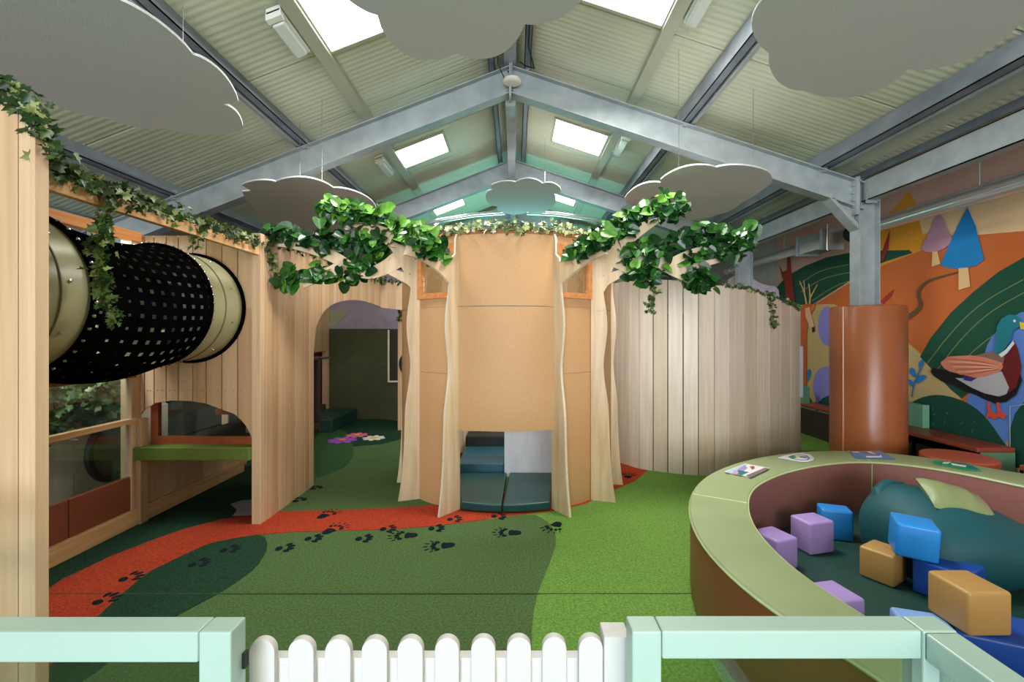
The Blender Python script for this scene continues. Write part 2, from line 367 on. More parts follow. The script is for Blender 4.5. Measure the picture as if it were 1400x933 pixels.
mural('painted_sun', (226, 152, 42), [(1180, 380), (1180, 330), (1205, 303), (1243, 262), (1252, 276), (1258, 300), (1275, 316), (1345, 318), (1345, 335), (1200, 400)])
mural('painted_hill', (232, 196, 150), [(1254, 293), (1300, 270), (1420, 240), (1420, 330), (1330, 330), (1290, 318), (1262, 320)])
mural('painted_hill', OR, [(1060, 560), (1070, 470), (1090, 430), (1110, 419), (1150, 394), (1190, 370), (1240, 350), (1290, 332), (1340, 321), (1400, 316), (1480, 312), (1480, 480), (1400, 600), (1060, 600)])
mural('painted_leaf', DG, [(1062, 425), (1062, 392), (1076, 378), (1100, 364), (1130, 352), (1165, 345), (1200, 343), (1243, 342), (1248, 346), (1210, 358), (1180, 372), (1150, 392), (1112, 416), (1090, 422)])
mural('painted_hill', CRM, [(1062, 418), (1140, 416), (1240, 468), (1252, 478), (1275, 500), (1305, 535), (1322, 556), (1322, 640), (1062, 640)])
mural('painted_hill', DG, [(1258, 488), (1272, 463), (1300, 428), (1330, 400), (1365, 372), (1400, 352), (1480, 305), (1480, 440), (1400, 470), (1350, 520), (1315, 545), (1300, 533)])
for pts in ([(1268, 497), (1300, 455), (1340, 415), (1400, 382)], [(1280, 508), (1315, 462), (1355, 425), (1410, 395)], [(1293, 520), (1330, 480), (1370, 450)], [(1110, 412), (1140, 392), (1165, 383)], [(1095, 400), (1125, 380), (1165, 372)], [(1092, 390), (1120, 370), (1160, 362)]):
    stroke('painted_line', (120, 130, 76), pts, 1.2)
mural('painted_river', (92, 134, 206), [(1318, 556), (1335, 520), (1345, 490), (1352, 466), (1368, 448), (1385, 434), (1400, 425), (1480, 420), (1480, 580), (1400, 575), (1381, 600), (1370, 612), (1350, 582)], 1)
mural('painted_hill', (16, 74, 60), [(1225, 640), (1238, 556), (1256, 545), (1275, 540), (1295, 541), (1320, 549), (1340, 562), (1356, 580), (1372, 604), (1400, 640)], 1)
mural('painted_hill', (16, 74, 60), [(1378, 640), (1381, 590), (1388, 566), (1402, 548), (1480, 520), (1480, 640)])
for i in range(16):
    x, y = 1256+(i*37) % 92, 552+(i*23) % 42
    if y > 549+abs(x-1280)*.4: stroke('painted_fleck', (84, 128, 116), [(x, y), (x+(3, -2, 4)[i % 3], y+(3, 5, -3)[i % 3])], 1.0, sm=0)
for c_, r_ in (((1132, 446), (13, 27)), ((1130, 528), (18, 27))):
    mural('painted_pebble', (140, 136, 214), [(c_[0]+r_[0]*math.cos(t*PI/8), c_[1]+r_[1]*math.sin(t*PI/8)) for t in range(16)])
mural('painted_grass', (16, 74, 60), [(1096, 560), (1097, 520), (1106, 540), (1115, 556), (1125, 545), (1140, 538), (1140, 640), (1096, 640)])
mural('painted_leaf', (40, 130, 190), [(1103, 516), (1104, 507), (1109, 504), (1110, 512), (1107, 519), (1104, 522)], 1)
# trees in the mural
mural('painted_trunk', (150, 52, 40), [(1071, 372), (1078, 368), (1083, 372), (1088, 418), (1076, 415)])
mural('painted_branch', (150, 52, 40), [(1065, 361), (1073, 376), (1076, 386), (1071, 382)]); mural('painted_branch', (150, 52, 40), [(1077, 348), (1081, 348), (1083, 376), (1076, 376)])
mural('painted_branch', (150, 46, 40), [(1205, 352), (1211, 333), (1218, 314), (1216, 340), (1208, 358)]); mural('painted_branch', (170, 52, 40), [(1205, 412), (1212, 405), (1224, 395), (1219, 406), (1208, 416)])
mural('painted_tree', (186, 140, 160), [(1283, 288), (1272, 316), (1260, 341), (1268, 345), (1280, 345), (1292, 340), (1305, 330), (1299, 318), (1292, 300)])
mural('painted_trunk', (232, 192, 136), [(1276, 344), (1283, 344), (1287, 361), (1275, 365)])
mural('painted_tree', (24, 130, 196), [(1324, 283), (1308, 315), (1287, 362), (1296, 366), (1318, 368), (1336, 363), (1347, 355), (1343, 340), (1335, 308)])
mural('painted_trunk', (232, 192, 136), [(1312, 367), (1325, 366), (1328, 392), (1312, 397)])
stroke('painted_road', (104, 80, 52), [(1238, 437), (1252, 428), (1262, 418), (1256, 405), (1259, 393), (1272, 383), (1290, 378), (1312, 372)], 7, 1.5)
stroke('painted_stem', (40, 120, 176), [(1248, 543), (1250, 530), (1255, 515), (1262, 500)], 1.6)
for pts in ([(1246, 503), (1244, 509), (1250, 516), (1254, 516), (1253, 508), (1250, 503)], [(1258, 505), (1257, 498), (1263, 490), (1265, 497), (1262, 503)], [(1243, 519), (1244, 526), (1250, 530), (1251, 524), (1247, 519)], [(1254, 523), (1256, 515), (1264, 512), (1269, 515), (1263, 521), (1256, 525)]):
    mural('painted_leaf', (30, 128, 196), pts, 1)
# deer print
stroke('painted_antler', (214, 176, 118), [(1104, 418), (1102, 405), (1099, 395), (1094, 384)], 2.4, 1.4); stroke('painted_antler', (214, 176, 118), [(1101, 400), (1101, 390), (1100, 383)], 1.8, 1)
stroke('painted_antler', (214, 176, 118), [(1108, 418), (1109, 405), (1107, 388)], 2.6, 1.4); stroke('painted_antler', (214, 176, 118), [(1109, 407), (1114, 398), (1119, 389)], 2.2, 1.2)
mural('painted_deer', (200, 96, 44), [(1096, 540), (1096, 424), (1099, 417), (1108, 415), (1114, 417), (1112, 424), (1110, 432), (1106, 440), (1104, 460), (1104, 500), (1104, 534)])
mural('painted_deer_face', (226, 180, 148), [(1102, 422), (1108, 420), (1110, 430), (1113, 440), (1115, 450), (1112, 452), (1107, 444), (1103, 434)])
mural('painted_deer_nose', (38, 26, 24), [(1111, 448), (1115, 447), (1115, 453), (1112, 455)])
mural('painted_deer_ear', (214, 120, 60), [(1110, 420), (1116, 413), (1115, 423), (1111, 427)])
# duck print
mural('painted_duck_tail', (24, 18, 20), [(1274, 508), (1277, 503), (1300, 508), (1320, 514), (1335, 520), (1370, 545), (1378, 550), (1366, 551), (1352, 548), (1336, 540), (1318, 534), (1308, 528), (1290, 522), (1278, 514)])
mural('painted_duck_belly', (190, 186, 190), [(1308, 517), (1330, 518), (1372, 508), (1382, 530), (1378, 540), (1366, 542), (1348, 538), (1330, 530)])
mural('painted_duck_wing_patch', (64, 50, 130), [(1318, 514), (1338, 517), (1330, 522), (1320, 520)])
mural('painted_duck_breast', (112, 30, 30), [(1373, 492), (1384, 480), (1389, 466), (1394, 478), (1399, 500), (1396, 525), (1386, 543), (1376, 549), (1382, 530), (1372, 508)])
mural('painted_duck_underside', (28, 18, 20), [(1340, 541), (1356, 545), (1370, 543), (1380, 538), (1392, 530), (1397, 510), (1400, 520), (1392, 540), (1378, 550), (1362, 552)])
mural('painted_duck_back', (140, 110, 96), [(1332, 487), (1345, 484), (1362, 480), (1376, 486), (1374, 498), (1350, 496)])
mural('painted_duck_wing', (224, 138, 106), [(1288, 496), (1298, 488), (1310, 487), (1330, 486), (1350, 489), (1372, 496), (1374, 502), (1370, 508), (1350, 515), (1336, 517), (1316, 512), (1300, 508), (1292, 503)])
for i in range(7):
    stroke('painted_feather', ((196, 92, 66), (240, 190, 160))[i % 2], [(1368, 500+i*.8), (1335, 493+i*3.0), (1296+i*3, 491+i*3.6)], 1.6, .8)
mural('painted_duck_collar', (236, 234, 232), [(1368, 485), (1378, 478), (1388, 466), (1390, 470), (1380, 483), (1372, 489)])
mural('painted_duck_head', (30, 128, 140), [(1363, 483), (1364, 462), (1366, 446), (1372, 436), (1382, 430), (1392, 431), (1398, 437), (1398, 446), (1388, 452), (1385, 464), (1377, 477), (1367, 485)])
mural('painted_duck_bill', (222, 200, 60), [(1397, 440), (1410, 444), (1410, 452), (1398, 450)])
mural('painted_duck_eye', (232, 236, 236), [(1388, 438), (1391, 437), (1392, 440), (1389, 441)])
for dx in (0, 13): mural('painted_duck_leg', (226, 78, 48), [(1352+dx, 551), (1356+dx, 550), (1358+dx, 562), (1366+dx, 567), (1362+dx, 574), (1355+dx, 570), (1350+dx, 573), (1354+dx, 563)])
stroke('painted_door_line', (170, 190, 186), [(1384, 636), (1384, 556), (1404, 553)], 1.2, sm=0)

# ================================================================== shiny duct along right wall
g = empty('ventilation_duct', (4.5, 4, 2.9), 'long polished metal duct running high along the painted wall', 'duct')
MB().tube([(4.5, y_, 2.9) for y_ in (-2, 1, 3, 5, 5.7)], .07, 20).build('duct_pipe', CHROME, g, smooth=True)
MB().tube([(4.5, y_, 2.9) for y_ in (7.2, 8, 9.6)], .07, 20).build('duct_pipe', CHROME, g, smooth=True)
MB().tube([(4.5, y_, 2.9) for y_ in (5.65, 5.8, 6.1)], [.05, .1, .1], 16).build('black_sleeve', CABLE, g)
MB().tube([(4.5, y_, 2.9) for y_ in (9.4, 9.6, 9.65)], .08, 16).build('end_collar', CHROME, g, smooth=True)
MB().tube([(4.5, 2.0+0*i, 2.99) if i == 0 else (4.5, 9.5, 2.99) for i in range(2)], .012, 8).build('support_rod', STEEL, g)
for yy in (3.2, 4.4, 7.6, 8.8): MB().tube([(4.5, yy, 2.95), (4.5, yy, 3.62)], .006, 6).build('hanger', STEEL, g)
g = empty('air_valve_box', (4.45, 6.6, 2.9), 'square silver valve box clamped between the duct sections, behind the column', 'ventilation box')
MB().box(4.34, 4.62, 6.5, 6.95, 2.78, 3.02).build('box', CHROME, g, .006)
for yy in (6.44, 6.98): MB().box(4.32, 4.66, yy, yy+.03, 2.76, 3.05).build('flange', STEEL, g)
MB().tube([(4.36, 6.35, 2.74), (4.36, 6.35, 3.1)], .012, 8).tube([(4.4, 6.4, 2.74), (4.4, 6.4, 3.1)], .012, 8).build('clamp_rod', BOLT, g)

# ================================================================== ceiling clouds
def cloud(segs, z, label, th=.014, hang=()):
    pts = []
    for i, (x, y_, b) in enumerate(segs):
        x2, y2, _ = segs[(i+1) % len(segs)]; dx, dy = x2-x, y2-y_; l = math.hypot(dx, dy) or 1
        nx, ny = dy/l, -dx/l; n = 10 if b else 1
        for k in range(n):
            t = k/n; h = math.sin(PI*t)**.75*b
            tt = t
            pts.append((x+dx*tt+nx*h, y_+dy*tt+ny*h))
    P = [on_z(x, y_, z) for x, y_ in pts]
    c = sum(P, Vector())/len(P)
    g = empty('felt_cloud', (c.x, c.y, z), label, 'ceiling panel', 'grey felt clouds under the roof')
    MB().prism(P, (0, 0, th), side=1).build('felt_board', [FELT, FELTE], g)
    for hx, hy in hang:
        p = on_z(hx, hy, z); MB().tube([(p.x, p.y, z+th), (p.x, p.y, rz(p.x)-.01)], .0025, 5).build('hanging_wire', BOLT, g)
    return g
cloud([(-250, -60, 40), (130, -12, 12), (264, 75, 11), (326, 139, 0), (306, 143, 8), (332, 178, 7), (225, 176, 5), (145, 161, 6), (40, 128, 8), (-120, 80, 12)], 2.98,
      'largest grey felt cloud, hanging at upper left above the timber frame', hang=((100, 60), (250, 120)))
cloud([(440, -45, 8), (516, 21, 26), (627, 73, 23), (717, 33, 13), (800, -8, 14), (800, -60, 20), (680, -110, 20), (540, -100, 20)][::-1] if 0 else
      [(440, -50, -12), (516, 21, -32), (625, 73, -25), (717, 33, -14), (800, -8, -12), (800, -70, -20), (680, -120, -20), (540, -110, -20)], 3.15,
      'grey felt cloud at the top centre, under the ridge in front of the first rafter', hang=((640, 40), (560, 20)))
cloud([(1052, -8, -24), (1051, 73, -18), (1101, 124, -22), (1241, 95, -16), (1385, 42, -14), (1420, -50, -20), (1240, -120, -20), (1090, -80, -20)], 3.1,
      'grey felt cloud at upper right beside the eaves, wide with scalloped rim', hang=((1110, 60), (1236, 60)))
cloud([(331, 262, 0), (343, 261, 0), (330, 253, 4), (377, 248.5, 10), (456, 257, 4), (505, 272, 8), (510, 308, 5), (440, 316, 5), (370, 302, 5)], 3.0,
      'dark grey felt cloud above the left leafy branches, behind the timber frame', hang=((410, 270), (440, 260)))
cloud([(854, 271, 8), (903, 250, 0), (903, 246, 10), (979, 229, 5), (1046, 233, 4), (1055, 250, 2), (1014, 277, 3), (980, 294, 5), (915, 298, 5), (870, 285, 4)], 3.0,
      'grey felt cloud above the right leafy branches, in front of the eaves', hang=((928, 240), (1030, 250)))
cloud([(672, 253, 3), (705, 249, 6), (742, 251, 4), (766, 257, 5), (758, 265, 6), (748, 288, 4), (722, 290, 4), (684, 289, 3), (681, 282, 6), (664, 266, 3), (675, 261, 2)], 3.7,
      'smallest grey felt cloud, straight above the tree trunk', hang=((694, 260), (745, 262)))

# ---------------------------------------------------------------- lamps etc on roof
def batten(x, y0, y1, label):
    g = empty('strip_light', (x, (y0+y1)/2, rz(x)-.03), label, 'light fitting', 'strip lights on the roof sheets')
    c = (y0+y1)/2
    slope_box(x-.055, x+.055, y0, y1, -.055, -.005).build('base_tray', LAMPW, g, .006)
    slope_box(x-.045, x+.045, y0+.07, y1-.03, -.10, -.052).build('diffuser', M('frosted_cover', (206, 214, 206), .2, var=.02), g, .014)
    slope_box(x-.058, x+.058, y0, y0+.06, -.09, -.03).build('end_cap', LAMPW, g, .006)
    return g
batten(-1.8, 3.36, 3.86, 'white strip light left of the big upper left skylight')
batten(-1.84, 6.1, 6.7, 'small strip light beyond the first rafter, left of its skylight')
batten(1.44, 3.2, 3.76, 'strip light at the top edge, right of the big right skylight')
batten(1.43, 5.85, 6.45, 'small strip light beyond the first rafter, right of its skylight')
g = empty('smoke_detector', (-.04, 4.86, 4.25), 'round white ceiling sensor on the rafter apex', 'detector')
MB().tube([(-.04, 4.86, 4.285), (-.04, 4.86, 4.26), (-.04, 4.86, 4.25), (-.04, 4.86, 4.247)], [.09, .10, .085, .04], 24).build('body', LAMPW, g, smooth=True)
MB().tube([(-.04, 4.86, 4.33), (-.04, 4.9, 4.5)], .01, 6).build('bracket', STEEL, g)
tag(MB().tube([(-.12, 4.86, 4.3), (-.19, 4.8, 4.42), (-.18, 4.6, 4.55)], .006, 6).build('cable', CABLE), 'black cable looping to the white ceiling sensor', 'cable')
tag(MB().tube([(.13, 3.6, 4.48), (.13, 4.6, 4.48), (.2, 4.85, 4.4), (.1, 4.9, 4.46), (.05, 4.9, 4.5)], .007, 6).build('cable', CABLE), 'black cable sagging right of the ridge beside the sensor', 'cable')
# curved tubes far below the gable
tag(MB().tube([at(540, 317, 9.0), at(600, 302, 9.0), at(650, 294, 9.0), at(690, 291, 9.0)], .05, 12).build('silver_tube', CHROME, smooth=True), 'bright silver tube behind the trunk top, left half', 'pipe')
tag(MB().tube([at(720, 291, 9.0), at(760, 293, 9.0), at(810, 300, 9.0), at(862, 312, 9.0)], .05, 12).build('silver_tube', CHROME, smooth=True), 'bright silver tube behind the trunk top, right half', 'pipe')

# ================================================================== foliage helpers
def leaf_mesh(kind, size):
    # heart shaped / ivy leaf folded along midrib; base at origin, pointing +Y, normal +Z
    if kind == 'heart': half = [(.0, 0), (.28, -.15), (.52, .02), (.57, .36), (.38, .72), (.14, .92), (0, .98)]
    else: half = [(0, 0), (.22, -.08), (.5, .10), (.30, .34), (.52, .62), (.20, .62), (0, 1.05)]
    return [(x*size, y*size) for x, y in half]
def add_leaf(bm, half, M4, mi, fold=.25, droop=.2):
    mid = [bm.verts.new(M4 @ Vector((0, y, -droop*y*y/(half[-1][1] or 1)))) for x, y in (half[0], half[-1])]
    for s_ in (1, -1):
        vs = [mid[0]]+[bm.verts.new(M4 @ Vector((s_*x, y, fold*x-droop*y*y/half[-1][1]))) for x, y in half[1:-1]]+[mid[1]]
        f = bm.faces.new(vs if s_ > 0 else vs[::-1]); f.material_index = mi; f.smooth = True
def rnd_rot(face=(0, -1, .5), spread=.9):
    d = (Vector(face).normalized()+Vector((random.uniform(-1, 1), random.uniform(-1, 1), random.uniform(-1, 1)))*spread).normalized()
    q = d.to_track_quat('Z', 'Y').to_matrix().to_4x4()
    return q @ Matrix.Rotation(random.uniform(0, 2*PI), 4, 'Z')
def ivy(name, path, label, n, size=.04, spread=.05, pale=(5, 4, 2, 0), face=(0, -1, .4), group='small leaved ivy trails', drop=0):
    bm = bmesh.new(); half = leaf_mesh('ivy', size)
    pts = [Vector(p) for p in path]; L = [0]
    for a, b in zip(pts, pts[1:]): L.append(L[-1]+(b-a).length)
    mats = [i for i, k_ in enumerate(pale) for _ in range(k_)]
    for i in range(n):
        t = random.random()*L[-1]; j = max(0, min(len(pts)-2, sum(1 for l in L[1:] if l < t)))
        p = pts[j].lerp(pts[j+1], (t-L[j])/max(1e-6, L[j+1]-L[j]))
        p = p+Vector((random.gauss(0, 1), random.gauss(0, 1), random.gauss(0, 1)-drop))*spread*.6
        sc = random.uniform(.6, 1.25)
        add_leaf(bm, half, Matrix.Translation(p) @ rnd_rot(face) @ Matrix.Scale(sc, 4), random.choice(mats))
    me = bpy.data.meshes.new('ivy_leaves'); bm.to_mesh(me); bm.free()
    for m in IVY: me.materials.append(m)
    g = empty(name, tuple(pts[0]), label, 'ivy', group)
    o = bpy.data.objects.new('ivy_leaves', me); COL.objects.link(o); o.parent = g; o.location = -pts[0]; o['kind'] = 'stuff'
    MB().tube(pts, .004, 5).build('stem', STEM, g)
    return g
HL = []
for mi in range(3):
    for f_ in (.15, .35):
        bm = bmesh.new(); add_leaf(bm, leaf_mesh('heart', .1), Matrix.Identity(4), 0, f_, .35)
        me = bpy.data.meshes.new('heart_leaf'); bm.to_mesh(me); bm.free(); me.materials.append(LEAFB[mi]); HL.append(me)
def heart_garland(blobs, pf, label, group, wts=(5, 4, 2), size=1.0, stem=None):
    c0 = pf(blobs[0][0], blobs[0][1])
    g = empty('leaf_garland', tuple(c0), label, 'foliage', group)
    for (x, y_, rx, ry, n) in blobs:
        for i in range(int(n*1.7)):
            a = random.uniform(0, 2*PI); r_ = math.sqrt(random.random())
            p = pf(x+rx*r_*math.cos(a), y_+ry*r_*math.sin(a))
            p = p+Vector((random.uniform(-.03, .03), random.uniform(-.09, .06), random.uniform(0, .03)))
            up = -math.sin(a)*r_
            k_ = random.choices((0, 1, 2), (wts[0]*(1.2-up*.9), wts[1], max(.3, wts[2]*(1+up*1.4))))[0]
            o = bpy.data.objects.new('leaf', HL[k_*2+random.randint(0, 1)]); COL.objects.link(o); o.parent = g
            m4 = Matrix.Translation(p-c0) @ rnd_rot((0, -1, .75), .7) @ Matrix.Scale(random.uniform(.55, 1.05)*size, 4)
            o.matrix_local = m4
    if stem: MB().tube([pf(*q) for q in stem], .006, 6).build('stem', STEM, g)
    return g

# ================================================================== TREE TRUNK PLAYHOUSE
TC = Vector((-.09, 5.09, 0)); TR = 1.15; TH = 2.45
tree = empty('tree_playhouse', (TC.x, TC.y, 0), 'large round tree trunk playhouse of tan board with wavy plywood fins', 'playhouse')
def pol(a, r, z): return Vector((TC.x+r*math.cos(R(a)), TC.y+r*math.sin(R(a)), z))
def shell(name, mat, a0, a1, z0, z1, r=TR, th=.02, parent=tree, seg=3):
    mb = MB(); n = max(2, int(abs(a1-a0)/seg)); q = []
    for k_ in range(n+1):
        a = a0+(a1-a0)*k_/n; q.append([mb.bm.verts.new(pol(a, rr, z)) for rr, z in ((r, z0), (r, z1), (r-th, z1), (r-th, z0))])
    for A, B in zip(q, q[1:]):
        for j in range(4): mb._f([A[j], B[j], B[(j+1) % 4], A[(j+1) % 4]])
    mb._f(q[0][::-1]); mb._f(q[-1]); return mb.build(name, mat, parent, smooth=True)
A1L, A1R, A2L, A2R, A3L, A3R = 248.6, 291.6, 224.5, 313.6, 203, 336
shell('trunk_panel', MDF, A1L, A1R, .71, 1.797, TR+.01); shell('trunk_panel', MDF, A1L, A1R, 1.803, TH, TR+.01)
for a0, a1 in ((A2L, A1L), (A1R, A2R)):
    shell('trunk_panel', MDF, a0, a1, 0, 1.20); shell('trunk_panel', MDF, a0, a1, 1.203, 1.797); shell('trunk_panel', MDF, a0, a1, 1.803, 1.90); shell('trunk_panel', MDF, a0, a1, 2.33, TH)
    # window
    fr = MB(); p0, p1 = pol(a0+1, TR+.012, 0), pol(a1-1, TR+.012, 0); d = (p1-p0).normalized(); nrm = Vector((d.y, -d.x, 0))
    if nrm.dot(p0-TC) < 0: nrm = -nrm
    L_ = (p1-p0).length; mt = Matrix(((d.x, nrm.x, 0, p0.x), (d.y, nrm.y, 0, p0.y), (0, 0, 1, 0), (0, 0, 0, 1)))
    for u0, u1, v0, v1 in ((0, .05, 1.88, 2.36), (L_-.05, L_, 1.88, 2.36), (.05, L_-.05, 1.88, 1.93), (.05, L_-.05, 2.31, 2.36)): fr.box(u0, u1, -.03, .03, v0, v1, mt)
    wf = fr.build('window_frame', ORPINE, tree)
    wf['label'] = 'orange pine window frame'
    MB().box(.05, L_-.05, -.006, .0, 1.93, 2.31, mt).build('pane', GLASS, wf)
    MB().box(.05+L_*.35, .05+L_*.35+.05, -.3, -.28, 1.9, 2.33, mt).build('inner_post', PALE[0], wf)
    MB().box(.05+L_*.62, .05+L_*.62+.06, -.3, -.28, 1.9, 2.33, mt).build('inner_post', WOODS[0], wf)
for a0, a1 in ((A3L, A2L), (A2R, A3R), (130, A3L), (A3R, 410)):
    shell('trunk_panel', MDF, a0, a1, 0, 1.797); shell('trunk_panel', MDF, a0, a1, 1.803, TH)
shell('trunk_rim', MDFD, 0, 359.9, TH-.02, TH+.02, TR+.012, .05)
prof = [(0, .235), (.15, .21), (.4, .185), (.65, .175), (.85, .17), (1.0, .15), (1.15, .125), (1.3, .118), (1.45, .14), (1.6, .158), (1.75, .15), (1.9, .125), (2.0, .115), (2.12, .12)]
def fin(base, d, wsc, top):
    u = Vector((d[0], d[1], 0)).normalized(); n_ = Vector((-u.y, u.x, 0))*.024; B = Vector((base[0], base[1], 0))-u*.012
    pf = smooth_poly([(w_*wsc, z) for z, w_ in prof], 1, False)
    pts = [B+u*w_+Vector((0, 0, z)) for w_, z in pf+top]
    pts += [B+Vector((0, 0, top[-1][1])), B]
    return MB().prism([p-n_/2 for p in pts], n_, side=1).build('fin', [FIN, PLYEDGE], tree)
TOP1 = [(.12, 2.16), (.10, 2.22), (.055, 2.26), (.05, 2.40), (.035, 2.44)]
TOP2 = [(.12, 2.2), (.14, 2.28), (.1, 2.34)]
F1L, F1R = ((-.51, 4.02), (-.62, -.785)), ((.336, 4.03), (.55, -.835))
F2L, F2R = ((-.895, 4.30), (-.935, -.354)), ((.72, 4.25), (.95, -.30))
fin(*F1L, 1.04, TOP1); fin(*F1R, 1.04, TOP1); fin(*F2L, .96, TOP2); fin(*F2R, .96, TOP2)
fin((-1.06, 4.78), (-1, -.1), .85, [(.1, 2.2), (.08, 2.4)]); fin((.92, 4.70), (1, -.1), .85, [(.1, 2.2), (.08, 2.4)])
for a in (165, 15, 60, 120):
    u = pol(a, 1, 0)-TC; p = pol(a, TR, 0); fin((p.x, p.y), (u.x, u.y), .9, [(.1, 2.2), (.08, 2.4)])
def planef(fn):
    (bx_, by_), d = fn; u = Vector((d[0], d[1], 0)).normalized()
    def f(x, y_):
        k_ = (x-CX)/F; s_ = (k_*by_-bx_)/(u.x-k_*u.y); return at(x, y_, by_+s_*u.y)
    f.n = Vector((-u.y, u.x, 0)); return f
PLF, PRF, P1L, P1R = planef(F2L), planef(F2R), planef(F1L), planef(F1R)
def branch(pf, pts, off=0):
    """pts: (x, y, width) centre line in measured photo units, mapped on the fin's own vertical plane"""
    s_ = smooth_poly(pts, 2, False); A, B = [], []
    for i, (x, y_, w_) in enumerate(s_):
        p, q = s_[max(i-1, 0)], s_[min(i+1, len(s_)-1)]; dx, dy = q[0]-p[0], q[1]-p[1]; l = math.hypot(dx, dy) or 1
        A.append((x-dy/l*w_/2, y_+dx/l*w_/2)); B.append((x+dy/l*w_/2, y_-dx/l*w_/2))
    n_ = pf.n
    P = [pf(*q)+n_*off for q in A+B[::-1]]
    return MB().prism([p-n_*.014 for p in P], n_*.028, side=1).build('branch', [FIN, PLYEDGE], tree)
branch(PLF, [(566, 372, 26), (557, 350, 28), (540, 330, 22), (515, 315, 17), (480, 306, 6)], .001)
branch(PLF, [(570, 345, 24), (548, 352, 24), (525, 368, 18), (500, 376, 16), (472, 362, 17), (448, 374, 14), (415, 391, 6)], .002)
branch(PLF, [(478, 365, 14), (458, 352, 16), (430, 341, 15), (400, 334, 12), (378, 331, 12)], .003)
branch(PLF, [(577, 352, 16), (574, 395, 18), (569, 425, 12)], .0)
branch(PLF, [(528, 369, 8), (548, 378, 12), (563, 384, 14), (571, 395, 16)], -.001)
branch(P1L, [(617, 385, 10), (611, 367, 24), (597, 356, 22), (578, 345, 21), (556, 338, 22)], .001)
branch(PRF, [(822, 375, 22), (833, 350, 26), (852, 330, 20), (878, 312, 15), (902, 300, 6)], .001)
branch(PRF, [(815, 345, 24), (838, 352, 24), (862, 366, 18), (890, 352, 16), (915, 366, 18), (945, 383, 12)], .002)
branch(PRF, [(908, 366, 12), (930, 352, 11), (965, 340, 10), (1000, 330, 6)], .003)
branch(PRF, [(925, 372, 10), (960, 362, 9), (990, 354, 5)], .0045)
branch(PRF, [(812, 352, 16), (815, 395, 18), (820, 425, 12)], .0)
branch(PRF, [(862, 369, 8), (842, 377, 12), (827, 384, 14), (819, 395, 16)], -.001)
branch(P1R, [(766, 385, 10), (773, 367, 26), (789, 356, 22), (806, 347, 20), (824, 338, 22)], .001)
# interior of trunk
for nm, x0, x1, y0, y1, z0, z1, mt, lb in (('crawl_floor_block', -.62, -.12, 4.86, 5.6, 0, .175, V_BLU, 'petrol blue padded step inside the trunk doorway'),
                                  ('crawl_back_block', -.62, -.12, 5.62, 5.9, 0, .30, V_BLK, 'black padded block behind the petrol blue step in the trunk')):
    tag(bx(nm.replace('crawl_', ''), mt, x0, x1, y0, y1, z0, z1, None, .02), lb, 'padding')
bx('inner_panel', M('inner_white_board', (190, 196, 204), .5, scale=(10, 10, 2)), -.12, .9, 4.85, 4.88, .03, .9, tree)
for i in range(7): bx('inner_plank', PALE[i % 3], -.95+i*.13, -.825+i*.13, 5.95, 5.97, 0, 1.2, tree)
for sgn, nm, a0, a1 in ((-1, 'l', 250.5, 268.5), (1, 'r', 269.0, 289.7)):
    pts = [pol(a0+(a1-a0)*i/10, TR+.02, .012) for i in range(11)]
    back = [Vector((.40 if sgn > 0 else -.095, 4.83, .012)), Vector((-.065 if sgn > 0 else -.64, 4.83, .012))]
    tag(MB().prism(pts+back, (0, 0, .07)).build('floor_mat', V_TEAL, None, .012), 'teal padded floor mat in the trunk doorway, %s half' % ('left' if sgn < 0 else 'right'), 'mat', 'teal mats in the trunk doorway')

# leaves
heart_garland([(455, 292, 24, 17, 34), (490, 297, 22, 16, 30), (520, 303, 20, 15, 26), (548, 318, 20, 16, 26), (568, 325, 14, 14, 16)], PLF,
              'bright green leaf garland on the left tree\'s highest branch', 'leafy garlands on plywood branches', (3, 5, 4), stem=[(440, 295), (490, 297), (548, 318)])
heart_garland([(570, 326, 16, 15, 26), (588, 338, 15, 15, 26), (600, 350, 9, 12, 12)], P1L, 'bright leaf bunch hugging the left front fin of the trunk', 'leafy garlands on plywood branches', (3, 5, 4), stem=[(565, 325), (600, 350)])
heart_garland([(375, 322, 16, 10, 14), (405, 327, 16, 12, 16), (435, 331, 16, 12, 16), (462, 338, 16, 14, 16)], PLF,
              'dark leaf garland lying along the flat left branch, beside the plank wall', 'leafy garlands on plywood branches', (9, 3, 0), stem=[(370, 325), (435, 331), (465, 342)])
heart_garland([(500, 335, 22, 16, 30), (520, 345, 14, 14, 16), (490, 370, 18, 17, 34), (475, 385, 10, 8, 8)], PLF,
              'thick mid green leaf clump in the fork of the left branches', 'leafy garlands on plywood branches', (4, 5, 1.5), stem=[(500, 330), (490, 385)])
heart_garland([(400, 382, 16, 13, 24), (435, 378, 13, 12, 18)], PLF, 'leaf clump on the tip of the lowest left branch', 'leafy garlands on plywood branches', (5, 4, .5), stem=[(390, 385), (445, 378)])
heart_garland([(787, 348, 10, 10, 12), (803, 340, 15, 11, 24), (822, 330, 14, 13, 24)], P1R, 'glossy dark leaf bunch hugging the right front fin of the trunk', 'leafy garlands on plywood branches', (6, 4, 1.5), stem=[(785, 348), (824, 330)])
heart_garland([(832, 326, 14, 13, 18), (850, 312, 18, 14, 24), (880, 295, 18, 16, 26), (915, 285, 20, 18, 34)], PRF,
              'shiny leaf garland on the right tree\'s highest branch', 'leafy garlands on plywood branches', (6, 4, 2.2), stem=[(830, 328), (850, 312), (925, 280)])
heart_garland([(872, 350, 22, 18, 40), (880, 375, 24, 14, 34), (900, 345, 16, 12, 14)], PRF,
              'thick leaf clump in the fork of the right branches', 'leafy garlands on plywood branches', (6, 4, 1.2), stem=[(865, 340), (885, 385)])
